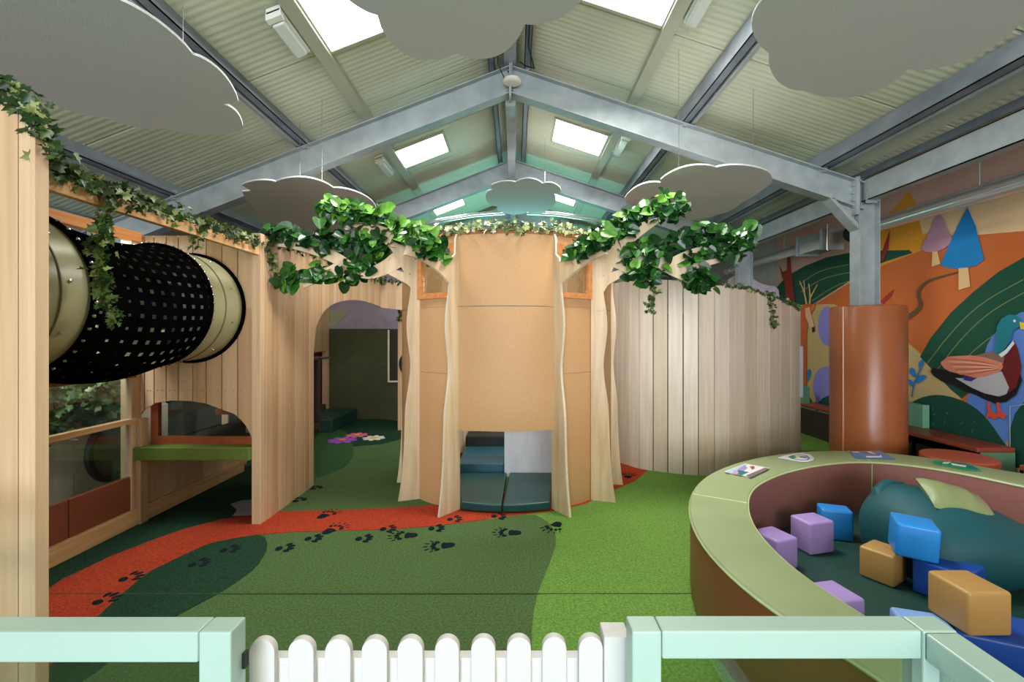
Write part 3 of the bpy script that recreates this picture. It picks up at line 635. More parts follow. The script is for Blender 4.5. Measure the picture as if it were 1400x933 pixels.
heart_garland([(925, 333, 16, 10, 14), (955, 325, 20, 14, 26), (985, 325, 20, 14, 26), (1015, 330, 18, 17, 26), (985, 348, 26, 8, 18), (945, 355, 14, 8, 10)], PRF,
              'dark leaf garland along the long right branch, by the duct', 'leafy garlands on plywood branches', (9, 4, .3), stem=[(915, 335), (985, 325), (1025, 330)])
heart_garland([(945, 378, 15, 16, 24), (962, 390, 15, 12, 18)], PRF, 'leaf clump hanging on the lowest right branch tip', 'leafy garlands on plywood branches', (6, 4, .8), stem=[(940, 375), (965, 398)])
ring_path = [pol(a, TR+.02, TH+.04) for a in range(205, 336, 6)]
ivy('ivy_garland', ring_path, 'pale variegated ivy around the top rim of the trunk', 520, .045, .045, (3, 4, 5, 4))
ivy('ivy_garland', [PRF(885, 385), PRF(898, 400), PRF(889, 415), PRF(892, 428)], 'short ivy strand dangling below the right leaf clump', 46, .04, .03, (6, 4, 1, 0))

# ================================================================== LEFT PLAY FRAME
# foreground board screen
scr = empty('board_screen', (-2.3, 1.87, 0), 'tall pine board screen at the left edge, nearest the camera', 'screen')
seams = [-2.95, -2.72, -2.50, -2.27, -2.063, -2.007]
for i, (a, b) in enumerate(zip(seams, seams[1:])):
    zt = lambda x: 2.47+.10*math.sin(min(1, max(0, (-1.98-x)/.5))*PI/2)+ (0 if x > -2.03 else .02)
    MB().prism([(a+.002, 1.88, 0), (b-.002, 1.88, 0), (b-.002, 1.88, zt(b)), (a+.002, 1.88, zt(a))], (0, .04, 0)).build('board', WOODS[(i*2) % 3], scr, .002)
bx('end_board', WOODS[2], -2.005, -1.985, 1.872, 1.93, 0, 2.46, scr, .003)
# long top beam with ivy
tag(bx('top_beam', PINE_Y, -2.13, -2.09, 1.93, 3.70, 2.20, 2.275, None, .003), 'pine beam spanning from the left board screen to the plank wall, ivy on it', 'beam')
ivy('ivy_garland', [(-2.30, 1.86, 2.57), (-2.05, 1.85, 2.55), (-1.97, 1.86, 2.46), (-1.98, 1.9, 2.36), (-2.02, 1.98, 2.29)], 'ivy trailing over the top corner of the left board screen', 200, .042, .04, (6, 4, 1, 0), (1, -1, .4))
ivy('ivy_garland', [(-2.06, 2.0, 2.29), (-2.08, 2.4, 2.285), (-2.1, 3.0, 2.29), (-2.1, 3.75, 2.30)], 'long ivy garland lying on the left pine beam', 520, .042, .045, (6, 5, 2, 0), (1, -1, .4))
ivy('ivy_garland', [(-2.08, 2.31, 2.26), (-2.07, 2.28, 2.1), (-2.1, 2.28, 1.95), (-2.1, 2.3, 1.78), (-2.09, 2.32, 1.70), (-2.05, 2.32, 1.62)], 'ivy strand hanging from the pine beam in front of the black net tunnel', 210, .042, .032, (3, 6, 1, 0), (0, -1, .3))
ivy('ivy_garland', [(-2.1, 3.0, 2.27), (-2.1, 3.0, 2.14)], 'tiny ivy tuft hanging midway along the left pine beam', 30, .042, .03, (3, 5, 2, 0))
# plank wall with tunnel hole and arch
pw = empty('plank_wall', (-2.6, 3.75, 0), 'plank wall with a round tunnel hole above an arched opening, green shelf below', 'play wall')
TCX, TCZ, TRR = -2.68, 1.77, .43
archp = [(184, 578), (188, 571), (196, 561), (213, 551), (234, 548), (260, 548.5), (281.5, 552), (303, 560), (320, 566), (331, 576), (338, 585), (345, 600)]
archt = [((x-CX)/F*3.75, EYE+(CY-y_)/F*3.75) for x, y_ in archp]
sx = [-3.14, -3.07, -2.99, -2.89, -2.79, -2.67, -2.56, -2.43, -2.30, -2.155]
for i, (a, b) in enumerate(zip(sx, sx[1:])):
    a += .005; b -= .005; n = 8; xs = [a+(b-a)*j/n for j in range(n+1)]; top = 2.37
    def cut(x): return math.sqrt(max(0, (TRR+.02)**2-(x-TCX)**2))
    low = [(x, interp(archt, x)) for x in xs]
    hol = [x for x in xs if cut(x) > 0]
    if not hol:
        MB().prism([(x, 3.75, z) for x, z in low]+[(b, 3.75, top), (a, 3.75, top)], (0, .022, 0)).build('plank', WOODS[(i*5) % 3], pw)
    else:
        MB().prism([(x, 3.75, z) for x, z in low]+[(x, 3.75, TCZ-cut(x)) for x in xs[::-1]], (0, .022, 0)).build('plank', WOODS[(i*5) % 3], pw)
        MB().prism([(a, 3.75, top)]+[(x, 3.75, TCZ+cut(x)) for x in xs]+[(b, 3.75, top)], (0, .022, 0)).build('plank', WOODS[(i*5+1) % 3], pw)
sc = MB()
for i in range(1, 9):
    for zz in (2.30, 1.09):
        for dx in (-.03, .03): sc.tube([(sx[i]+dx, 3.752, zz), (sx[i]+dx, 3.746, zz)], .004, 6)
sc.build('screw_heads', BOLT, pw)['kind'] = 'stuff'
bx('corner_post', WOODS[0], -3.19, -3.10, 3.66, 3.76, 0, 2.37, pw, .004); bx('corner_post', WOODS[1], -3.10, -3.06, 3.70, 3.78, 0, .86, pw, .004)
bx('corner_post', WOODS[2], -2.155, -2.08, 3.70, 3.77, 0, 2.38, pw, .004)
sh = bx('shelf', OLIVE, -3.10, -2.155, 3.67, 3.9, .53, .635, pw, .006); sh['label'] = 'olive green shelf board'
MB().tube([(-2.63, 3.672, .59), (-2.63, 3.665, .59)], .008, 8).tube([(-2.2, 3.672, .58), (-2.2, 3.665, .58)], .008, 8).build('bolt', BOLT, sh)
fr = bx('window_frame', REDW, -3.05, -2.155, 3.79, 3.83, .635, .70, pw); bx('jamb', REDW, -3.05, -2.99, 3.79, 3.83, .7, 1.05, fr); bx('jamb', REDW, -2.22, -2.155, 3.79, 3.83, .7, 1.05, fr)
bx('pane', GLASS, -2.99, -2.22, 3.805, 3.81, .70, 1.1, fr)
bx('inner_box', DARKI, -3.1, -2.12, 4.9, 4.93, .5, 1.3, pw); bx('inner_shelf', REDW, -3.05, -2.3, 4.6, 4.64, .74, .80, pw); bx('inner_deck', DARKI, -3.1, -2.12, 3.9, 4.9, .54, .6, pw)
bx('inner_post', WOODS[0], -2.62, -2.55, 4.4, 4.46, .6, 1.3, pw)
bx('inner_roof', DARKI, -3.12, -2.12, 3.78, 5.2, 1.28, 1.3, pw)
# fluted wall going back, with arched header
fw = empty('slatted_wall', (-2.08, 5, 0), 'narrow vertical slat wall running back beside the trunk, with a wavy archway', 'play wall')
hdr = [(4.667, 1.35), (4.67, 1.414), (4.70, 1.614), (4.82, 1.744), (5.05, 1.876), (5.47, 1.967), (6.07, 2.02), (6.81, 1.99), (7.4, 1.95), (8.3, 1.92)]
hdr = smooth_poly(hdr, 2, False)
yy = 3.775; i = 0
while yy < 7.0:
    w_ = .1; y2 = yy+w_-.005
    if yy < 4.64: y2 = min(y2, 4.667); MB().prism([(-2.077, yy, 0), (-2.077, y2, 0), (-2.077, y2, 2.37), (-2.077, yy, 2.37)], (-.022, 0, 0)).build('slat', WOODS[(i*7) % 3], fw, .002)
    else: MB().prism([(-2.077, yy, interp(hdr, yy)), (-2.077, (yy+y2)/2, interp(hdr, (yy+y2)/2)), (-2.077, y2, interp(hdr, y2)), (-2.077, y2, 2.37), (-2.077, yy, 2.37)], (-.022, 0, 0)).build('slat', WOODS[(i*7) % 3], fw)
    yy = yy+w_ if not (yy < 4.64 and yy+w_ > 4.64) else 4.67
    i += 1
for k_ in range(6):
    xa = -2.077+k_*.1; ya = 7.0+k_*.05
    MB().prism([(xa, ya, 1.97-.01*k_), (xa+.097, ya+.05, 1.96-.01*k_), (xa+.097, ya+.05, 2.37), (xa, ya, 2.37)], (0, .022, 0)).build('slat', WOODS[k_ % 3], fw)
jw = empty('porthole_panel', (-1.7, 7.3, 0), 'plank panel with a dark porthole at the archway\'s right side', 'play wall')
for k_ in range(6):
    xa = -1.91+k_*.11; bx('plank', WOODS[(k_+1) % 3], xa, xa+.106, 7.35, 7.37, 0, 1.95, jw)
MB().tube([(-1.71+.16*math.cos(t*PI/12), 7.34, 1.08+.18*math.sin(t*PI/12)) for t in range(24)], .022, 8, closed=True).build('porthole_rim', CABLE, jw, smooth=True)
MB().tube([(-1.71, 7.345, 1.08), (-1.71, 7.335, 1.08)], .15, 20).build('porthole_glass', DARKI, jw)
ivy('ivy_garland', [at(545, 398, 7.3), at(551, 410, 7.3), at(549, 428, 7.3), at(546, 440, 7.3)], 'thin ivy strand at the archway\'s far right corner', 60, .045, .035, (7, 3, 0, 0))
ivy('ivy_garland', [(-2.07, 3.78, 2.37), (-2.07, 5, 2.38), (-2.07, 6.9, 2.38), (-1.8, 7.2, 2.38), (-1.6, 7.25, 2.36)], 'dark ivy along the top of the slatted wall', 420, .045, .045, (7, 4, 1, 0))
ivy('ivy_garland', [(-2.06, 3.78, 2.33), (-2.05, 3.8, 2.2), (-2.04, 3.85, 2.08), (-2.04, 3.95, 2.0)], 'short ivy strand where the pine beam meets the slatted wall', 70, .04, .03, (5, 4, 1, 0))
# window wall at far left (x = -3.1)
ww = empty('window_partition', (-3.1, 3, 0), 'glazed timber partition with brown pads under the net tunnel', 'partition')
bx('bottom_beam', PINE_Y, -3.16, -3.08, 1.5, 5.15, 0, .13, ww, .006); bx('middle_rail', PINE_Y, -3.15, -3.09, 1.5, 3.70, .83, .87, ww, .004)
bx('head_rail', REDW, -3.15, -3.09, 1.5, 3.70, 1.2, 1.25, ww, .004); bx('top_beam', ORPINE, -3.16, -3.08, 1.5, 3.74, 2.31, 2.39, ww, .006)
for j in range(4): bx('brown_pad', V_BRN, -3.14, -3.11, 1.6+j*.52, 2.115+j*.52, .13, .405, ww, .008)
bx('glass_pane', GLASS, -3.125, -3.12, 1.6, 3.68, .405, .83, ww); bx('glass_pane', GLASS, -3.125, -3.12, 1.6, 3.68, .87, 1.2, ww)
for j in range(4): bx('lower_board', WOODS[j % 3], -3.13, -3.11, 3.8+j*.36, 4.155+j*.36, .13, .55, ww)
MB().tube([(-3.12, 5.15, .55), (-3.1, 5.3, .42), (-3.12, 5.32, .25), (-3.13, 5.2, .07)], .035, 8).build('curved_end', PINE_Y, ww)
# things behind the glass: added boards and window imitating the fence's reflection, leafy screen
bw = empty('reflection_boards', (-3.62, 3, 0), 'pale boards with a round window, built behind the left glass as a reflection of the fence', 'play wall')
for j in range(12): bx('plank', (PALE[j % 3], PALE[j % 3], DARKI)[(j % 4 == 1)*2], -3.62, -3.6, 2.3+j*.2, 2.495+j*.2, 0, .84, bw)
MB().tube([(-3.57, 4.02+.23*math.cos(t*PI/12), .53+.25*math.sin(t*PI/12)) for t in range(24)], .03, 8, closed=True).build('reflected_window_rim', CABLE, bw, smooth=True)
MB().tube([(-3.595, 4.02, .53), (-3.585, 4.02, .53)], .22, 24).build('reflected_window_glass', M('grey_glass', (120, 128, 120), .15), bw)
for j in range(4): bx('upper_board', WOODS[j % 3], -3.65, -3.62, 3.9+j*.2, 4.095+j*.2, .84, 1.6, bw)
ivy('ivy_screen', [(-3.52, 3.2, 1.15), (-3.52, 3.35, .9), (-3.52, 3.6, 1.15), (-3.52, 3.75, .95), (-3.52, 3.9, 1.2)], 'dense ivy screen behind the upper left glass pane', 1500, .06, .13, (6, 4, 1, 0), (1, -1, .2))
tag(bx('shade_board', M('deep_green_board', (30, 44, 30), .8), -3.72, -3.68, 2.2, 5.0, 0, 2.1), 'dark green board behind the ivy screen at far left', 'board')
area('play_frame_fill', (-3.25, 3.0, 2.2), (-3.55, 3.5, .7), .3, 1.2, 48, (.85, .95, 1))  # fill added to brighten the boards behind the glass
# tunnel
tu = empty('tunnel_tube', (TCX, 2.9, TCZ), 'crawl tunnel of black net between two beige plastic drums', 'crawl tunnel')
def drum(y0, y1, name='drum'):
    mb = MB(); n = 64; prof_ = [(y0, TRR), (y1, TRR), (y1, TRR-.018), (y0, TRR-.018)]
    q = [[mb.bm.verts.new((TCX+r_*math.cos(2*PI*k_/n), y_, TCZ+r_*math.sin(2*PI*k_/n))) for y_, r_ in prof_] for k_ in range(n)]
    for k_ in range(n):
        for j in range(4): mb._f([q[k_][j], q[(k_+1) % n][j], q[(k_+1) % n][(j+1) % 4], q[k_][(j+1) % 4]])
    o = mb.build(name, HDPE, tu, smooth=True); return o
d1 = drum(1.935, 2.42); d2 = drum(3.32, 3.85)
for d_, ys in ((d1, (2.243,)), (d2, (3.52,))):
    for y_ in ys: MB().tube([(TCX+(TRR+.001)*math.cos(t*PI/32), y_, TCZ+(TRR+.001)*math.sin(t*PI/32)) for t in range(64)], .006, 6, closed=True).build('seam_rib', M('beige_groove', (96, 92, 66), .5), d_)
def bolts(parent, y_, n, r_=TRR+.004, a0=0, rad=.009):
    for k_ in range(n):
        a = a0+2*PI*k_/n; c = Vector((TCX+r_*math.cos(a), y_, TCZ+r_*math.sin(a))); u = Vector((math.cos(a), 0, math.sin(a)))
        MB().tube([c-u*.004, c+u*.004, c+u*.007], [rad, rad, rad*.4], 8).build('bolt', BOLT, parent, smooth=True)
bolts(d1, 2.29, 10, a0=.12); bolts(d2, 3.62, 10, a0=.35, rad=.006)
def nr(t, a):   # net bulge / sag
    b = math.sin(PI*t); return TRR+.012+(-.045*b*math.sin(a) if math.sin(a) > 0 else .075*b*(-math.sin(a)))
nm = MB(); NA, NT = 72, 22
V = [[nm.bm.verts.new((TCX+nr(i/NT, 2*PI*k_/NA)*math.cos(2*PI*k_/NA), 2.39+(3.345-2.39)*i/NT, TCZ-.01*math.sin(PI*i/NT)+nr(i/NT, 2*PI*k_/NA)*math.sin(2*PI*k_/NA))) for k_ in range(NA)] for i in range(NT+1)]
for i in range(NT):
    for k_ in range(NA):
        hole = (i % 2 == 1) and (k_ % 2 == 1)
        A = [V[i][k_], V[i][(k_+1) % NA], V[i+1][(k_+1) % NA], V[i+1][k_]]
        if not hole: nm._f(A)
        else:
            c = sum((v.co for v in A), Vector())/4
            q = [nm.bm.verts.new(c+(v.co-c)*(.62 if 5 < i else .4)) for v in A]
            for j in range(4): nm._f([A[j], A[(j+1) % 4], q[(j+1) % 4], q[j]])
nn = nm.build('net', BLACK, tu, smooth=True)
MB().tube([(TCX+(TRR+.012)*math.cos(t*PI/32), 3.735, TCZ+(TRR+.012)*math.sin(t*PI/32)) for t in range(64)], .014, 6, closed=True).build('gap_shade_ring', BLACK, tu)  # black ring added to draw the shaded gap between drum and planks
for y_ in (2.405, 3.335): MB().tube([(TCX+(TRR+.016)*math.cos(t*PI/32), y_, TCZ+(TRR+.016)*math.sin(t*PI/32)) for t in range(64)], .014, 6, closed=True).build('end_band', BLACK, tu)
bolts(tu, 2.405, 40, TRR+.031, .05, .009); bolts(tu, 3.335, 48, TRR+.031, .03, .008)

# inner room beyond the archway
g = bx('wall_partition', LILAC, -3.6, -1.3, 8.35, 8.4, 0, 2.75); tag(g, kind='structure')
bx('green_panel', DARKG, -3.6, -1.3, 8.33, 8.35, 0, 1.0, g); bx('green_panel', DARKG, -3.6, -1.3, 8.33, 8.35, 1.004, 1.66, g)
MB().prism([(-3.43, 8.34, 2.0), (-3.1, 8.34, 2.0), (-3.13, 8.34, 1.9), (-3.25, 8.34, 1.8), (-3.3, 8.34, 1.72), (-3.43, 8.34, 1.7)], (0, .008, 0)).build('painted_shape', M('sage_print', (150, 150, 116), .7), g)
wf = bx('window_frame', M('pale_frame', (214, 208, 180), .5), -2.34, -2.31, 8.29, 8.33, .68, 1.64, g); bx('window_sill', M('pale_frame'), -2.31, -1.7, 8.29, 8.33, .68, .71, wf); bx('window_glass', DARKI, -2.31, -1.7, 8.31, 8.325, .71, 1.64, wf)
g = empty('inner_side_wall', (-3.46, 7.9, 0), kind='structure'); bx('board', WOODS[1], -3.5, -3.43, 5.4, 8.35, 1.25, 2.4, g); bx('board', WOODS[0], -3.5, -3.43, 8.2, 8.35, 0, 1.25, g); bx('board', WOODS[0], -3.5, -3.43, 5.4, 7.7, 0, 1.25, g); bx('board', DARKG, -3.5, -3.43, 7.7, 8.2, 0, .3, g); bx('window_back', REDW, -3.6, -3.56, 7.6, 8.3, .2, 1.3, g)
tag(bx('step_block', V_DKT, -3.42, -2.9, 7.17, 8.3, 0, .21, None, .015), 'dark green padded step beyond the archway', 'step')
def flower(x, y_, col, cc, rad, label):
    c = on_z(x, y_, 0); g = empty('flower_mat', (c.x, c.y, 0), label, 'floor flower', 'floor flowers beyond the archway')
    for k_ in range(8):
        a = 2*PI*k_/8; pts = [(c.x+rad*.62*math.cos(a)+(rad*.38*math.cos(t)*math.cos(a)-rad*.24*math.sin(t)*math.sin(a)), c.y+rad*.62*math.sin(a)+(rad*.38*math.cos(t)*math.sin(a)+rad*.24*math.sin(t)*math.cos(a)), .006) for t in [i*PI/5 for i in range(10)]]
        MB().prism(pts, (0, 0, .006)).build('petal', M('petal_%d_%d_%d' % col, col, .6), g)
    MB().tube([(c.x, c.y, .01), (c.x, c.y, .02)], rad*.25, 12).build('centre', M('petal_%d_%d_%d' % cc, cc, .6), g)
flower(468, 603, (156, 84, 196), (230, 150, 60), .22, 'purple flower shape on the carpet beyond the archway')
flower(488, 596, (226, 110, 140), (240, 190, 90), .17, 'pink flower shape on the carpet beyond the archway')
flower(511, 600, (226, 222, 214), (230, 190, 90), .17, 'white flower shape on the carpet beyond the archway')

# ================================================================== RIGHT CURVED FENCE
fe = empty('plank_fence', (1.9, 5.1, 0), 'curved fence of tall pale planks right of the tree trunk', 'fence')
fx = [828, 845, 859, 874, 893, 913, 934, 955, 977, 998, 1018, 1036, 1052, 1067, 1081, 1095]
fY = [(800, 6.1), (835, 5.62), (870, 5.25), (900, 5.12), (930, 5.03), (960, 4.97), (985, 4.99), (1010, 5.1), (1050, 5.45), (1095, 6.04)]
ft = [(828, 390), (860, 384), (900, 382), (960, 386), (997, 392), (1036, 400), (1064, 409), (1096, 426)]
def fpt(x): Y = interp(fY, x); return Vector(((x-CX)/F*Y, Y, 0)), EYE+(CY-interp(ft, x))/F*Y
for i, (a, b) in enumerate(zip(fx, fx[1:])):
    (p, za), (q, zb) = fpt(a), fpt(b); d = (q-p).normalized()*.0055; n_ = Vector((-(q-p).y, (q-p).x, 0)).normalized()*.022
    p = p+d; q = q-d; mid = (p+q)/2; zm = EYE+(CY-interp(ft, (a+b)/2))/F*interp(fY, (a+b)/2)
    MB().prism([p, q, q+Vector((0, 0, zb)), mid+Vector((0, 0, zm)), p+Vector((0, 0, za))], n_).build('plank', PALE[(i*4) % 3], fe, .0015)
ep = fpt(1095)[0]
MB().prism([fpt(x)[0]+Vector((0, .032, 0)) for x in fx]+[fpt(x)[0]+Vector((0, .036, 0)) for x in fx[::-1]], (0, 0, 1.78)).build('gap_shade_sheet', DARKI, fe)  # dark sheet added so the plank gaps read as shade
for zz in (.25, 1.75):
    rl = [fpt(x)[0]+Vector((0, .06, zz)) for x in fx]
    MB().tube(rl, .02, 4).build('back_rail', WOODS[0], fe)
tag(MB().box(ep.x-.03, ep.x+.012, ep.y-.03, ep.y-.015, .72, 1.40).build('wall_sign', WHITE, None, .003), 'narrow white sign on the far end of the plank fence', 'sign')
ivy('ivy_garland', [fpt(x)[0]+Vector((0, -.01, fpt(x)[1]+.015)) for x in (975, 997, 1020, 1040, 1060, 1080, 1096)], 'thin ivy along the falling top of the plank fence', 150, .042, .022, (6, 4, 1, 0))
ivy('ivy_garland', [at(1055, 402, 5.44), at(1053, 415, 5.44), at(1057, 430, 5.44), at(1058, 446, 5.44)], 'ivy strand hanging down the plank fence near its far end', 60, .045, .03, (6, 4, 1, 0))
# lilac cut-out behind fence
tag(MB().prism([at(x, y_, 8.3) for x, y_ in smooth_poly([(985, 420), (985, 395), (1000, 378), (1018, 374), (1030, 382), (1045, 390), (1064, 392), (1066, 410), (1066, 568), (985, 568)], 1)], (0, .04, 0)).build('cloud_cutout', M('lilac_board', (196, 184, 200), .7)), 'pale lilac cloud cut-out rising behind the plank fence', 'panel')

# ================================================================== COLUMN PAD
pd = empty('column_pad', (3.86, 4.98, 0), 'tan vinyl cylinder pad wrapped around the steel column', 'column padding')
mb = MB(); n = 48; PR = .345
def cyl(mb, cx_, cy_, r_, z0, z1, n=48, bev=.02):
    rings = [(z0, r_), (z1-bev, r_), (z1-bev*.3, r_-bev*.3), (z1, r_-bev), (z1, .12)]
    q = [[mb.bm.verts.new((cx_+rr*math.cos(2*PI*k_/n), cy_+rr*math.sin(2*PI*k_/n), z)) for k_ in range(n)] for z, rr in rings]
    for A, B in zip(q, q[1:]):
        for k_ in range(n): mb._f([A[k_], A[(k_+1) % n], B[(k_+1) % n], B[k_]])
cyl(mb, 3.86, 4.98, PR, 0, 1.86)
mb.build('pad_shell', V_PAD, pd, smooth=True)
a = R(196); u = Vector((math.cos(a), math.sin(a), 0)); c = Vector((3.86, 4.98, 0))+u*(PR+.001)
MB().tube([c+Vector((0, 0, .0)), c+Vector((0, 0, 1.85))], .01, 6).build('seam', V_PADS, pd)

# ================================================================== BENCHES along the mural
def bench(y0, y1, x0, label, legs):
    g = empty('storage_bench', ((x0+4.87)/2, (y0+y1)/2, 0), label, 'bench', 'green benches below the mural')
    bx('seat', SEATR, x0-.01, 4.865, y0-.01, y1, .40, .45, g, .012)
    bx('apron', MINTD, x0, x0+.03, y0, y1, .33, .40, g); bx('plinth', MINTD, x0, x0+.03, y0, y1, .0, .06, g)
    bx('end_panel', MINTD, x0, 4.87, y0, y0+.03, 0, .40, g); bx('end_panel', MINTD, x0, 4.87, y1-.03, y1, 0, .40, g); bx('back_panel', DARKI, 4.5, 4.53, y0+.03, y1-.03, 0, .40, g)
    for yy in legs: bx('divider', MINTD, x0, x0+.25, yy, yy+.05, 0, .40, g)
bench(4.42, 6.2, 4.5, 'longer green bench with red-brown seat right of the padded column', (5.1, 5.7))
bench(6.25, 8.3, 4.6, 'farther green bench seen between the fence end and the padded column', (6.9, 7.5))
bench(2.6, 3.85, 4.28, 'nearest green bench at the right frame edge, only its corner seen', (3.2,))
bx('bench_back_post', MINTD, 4.80, 4.88, 5.35, 5.6, 0, .72).update_tag()
tag(bpy.data.objects['bench_back_post'], 'green upright block behind the bench beside the padded column', 'post')
tag(bx('green_post', MINTD, 4.6, 4.7, 7.25, 7.35, .45, .72), 'small green post standing on the far bench', 'post')
st = empty('round_stool', (4.02, 4.12, 0), 'round stool with flat red-orange top behind the ring seat', 'stool')
m_ = MB(); m_.tube([(4.02, 4.12, 0), (4.02, 4.12, .4)], .26, 28); m_.build('stool_body', V_SAGE, st, smooth=True)
m_ = MB(); m_.tube([(4.02, 4.12, .4), (4.02, 4.12, .44), (4.02, 4.12, .45)], [.27, .27, .26], 28); m_.build('stool_top', vinyl('stool_orange', (176, 84, 58)), st, smooth=True)

# ================================================================== RING SEAT
rg = empty('ring_seat', (2.75, 2.15, 0), 'large ring shaped padded seat, sage top with brown sides', 'ring seat')
RH = .478
outm = [(942.9, 691), (948.6, 668.6), (962.9, 652.9), (991, 638.6), (1021, 629.3), (1058.6, 622), (1090, 618), (1128, 616), (1160, 616.3), (1200, 618), (1237, 621), (1300, 630), (1378.6, 645), (944, 706), (948.6, 720), (965.7, 748.6), (990, 776), (1015.7, 798.6), (1067, 838), (1175, 900)]
innm = [(1023.6, 688.6), (1026, 674), (1035.7, 662), (1054, 653), (1091, 640.7), (1130, 633.6), (1180, 630), (1250, 635.3), (1325, 647.7), (1400, 665), (1027, 707), (1035.7, 724), (1052, 743), (1087, 776), (1110.7, 794), (1178, 835)]
RC = Vector((2.75, 2.15, 0))
def radial(ms, rx, ry, c0):
    tab = []
    for x, y_ in ms:
        p = on_z(x, y_, RH)-RC; tab.append((math.degrees(math.atan2(p.y, p.x)) % 360, math.hypot(p.x, p.y)))
    tab.sort(); lo, hi = tab[0][0], tab[-1][0]
    for a in range(0, 360, 10):
        if not (lo-14 < a < hi+14):
            d = Vector((math.cos(R(a)), math.sin(R(a)))); o = Vector((RC.x-c0[0], RC.y-c0[1]))
            A = (d.x/rx)**2+(d.y/ry)**2; B = 2*(o.x*d.x/rx**2+o.y*d.y/ry**2); C = (o.x/rx)**2+(o.y/ry)**2-1
            tab.append((a, (-B+math.sqrt(B*B-4*A*C))/2/A))
    tab.sort(); tab = [(tab[-1][0]-360, tab[-1][1])]+tab+[(tab[0][0]+360, tab[0][1])]
    rs = [interp(tab, a*3) for a in range(120)]
    for _ in range(4): rs = [(rs[i-1]+2*rs[i]+rs[(i+1) % 120])/4 for i in range(120)]
    return rs
ro = radial(outm, 1.78, 1.99, (2.752, 2.15)); ri = radial(innm, 1.378, 1.683, (2.68, 2.098))
def rp(a_i, r_, z): a = R(3*a_i); return (RC.x+r_*math.cos(a), RC.y+r_*math.sin(a), z)
def ringmesh(name, mat, prof_f):
    mb = MB(); q = []
    for i in range(120): q.append([mb.bm.verts.new(rp(i, r_, z)) for r_, z in prof_f(i)])
    m = len(q[0])
    for i in range(120):
        for j in range(m-1): mb._f([q[i][j], q[(i+1) % 120][j], q[(i+1) % 120][j+1], q[i][j+1]])
    return mb.build(name, mat, rg, smooth=True)
ringmesh('seat_top', V_SAGE, lambda i: [(ri[i], RH-.012), (ri[i]+.008, RH-.003), (ri[i]+.03, RH), (ro[i]-.03, RH), (ro[i]-.008, RH-.003), (ro[i], RH-.012), (ro[i]-.005, RH-.03)])
ringmesh('outer_side', V_BRN, lambda i: [(ro[i]-.008, RH-.02), (ro[i]-.004, RH-.06), (ro[i]-.004, .03), (ro[i]-.012, 0)])
ringmesh('inner_side', V_MAU, lambda i: [(ri[i]+.006, RH-.015), (ri[i]+.004, RH-.06), (ri[i]+.004, .03), (ri[i]+.01, 0)])
MB().tube([rp(i, ro[i]-.004, RH-.018) for i in range(120)], .008, 6, closed=True).build('piping', V_PIPE, rg); MB().tube([rp(i, ri[i]+.002, RH-.014) for i in range(120)], .007, 6, closed=True).build('piping', V_PIPE, rg)
for i in (50, 27, 10, 74, 95): MB().tube([rp(i, ri[i]+.01, RH+.0005), rp(i, ro[i]-.01, RH+.0005)], .004, 5).tube([rp(i, ri[i], RH-.02), rp(i, ri[i], .02)], .004, 5).build('seam', V_PIPE, rg)
tag(MB().prism([rp(i, ri[i]+.006, .004) for i in range(120)], (0, 0, .035)).build('pit_mat', V_DKT), 'dark teal mat covering the floor inside the ring seat', 'mat')
def plaque(pts, col, label, deco):
    P = [on_z(x, y_, RH+.004) for x, y_ in pts]; c = sum(P, Vector())/len(P)
    g = empty('seat_plaque', tuple(c), label, 'plaque', 'printed plaques on the ring seat')
    MB().prism(P, (0, 0, .006)).build('board', M('plaque_%d_%d_%d' % col, col, .3), g)
    for j, (pp, cc) in enumerate(deco):
        MB().prism([on_z(x, y_, RH+.0102+.0004*j) for x, y_ in pp], (0, 0, .0004)).build('print', M('plaque_%d_%d_%d' % cc, cc, .35), g)
plaque([(990.5, 646), (1018.5, 635), (1051.5, 641), (1026, 653.5)], (226, 222, 222), 'square picture plaque on the ring seat, leftmost of the four', [
    ([(990.5, 646), (1018, 635), (1022, 636), (996, 647)], (150, 200, 220)), ([(1000, 647), (1018, 636.5), (1022, 640), (1012, 648)], (150, 140, 190)), ([(1003, 644), (1010, 643), (1024, 646), (1013, 650.5), (1008, 649)], (20, 110, 112)),
    ([(1025, 638), (1031, 637.5), (1032, 641), (1028, 642.5)], (176, 60, 60)), ([(1020, 650.5), (1046, 639.5), (1051.5, 641), (1026, 653.5)], (116, 100, 112)), ([(1001, 646), (1008, 643), (1010, 648), (1004, 648.5)], (196, 150, 190))])
ov = [(1113, 627.5), (1112, 630), (1104, 632), (1094, 631.8), (1080, 629.5), (1064, 626.5), (1075, 623.5), (1086, 621.5), (1098, 621), (1108, 623)]
plaque(ov, (216, 214, 226), 'white shield shaped plaque on the ring seat, second from the left', [
    ([(1107, 627), (1105, 629.3), (1096, 629.8), (1084, 628), (1077, 625), (1084, 622.8), (1096, 621.8), (1104, 623.5)], (52, 50, 90)), ([(1105, 627), (1103, 628.8), (1096, 629), (1086, 627.5), (1080, 625), (1086, 623.3), (1096, 622.4), (1102, 624)], (226, 224, 226)),
    ([(1079, 625), (1084, 623.4), (1090, 624), (1088, 627), (1083, 626.7)], (30, 128, 100)), ([(1087, 624), (1091, 623.4), (1092, 625.5), (1089, 625.8)], (230, 200, 60)), ([(1092, 623.5), (1102, 624.5), (1104, 627), (1094, 626)], (120, 110, 120))])
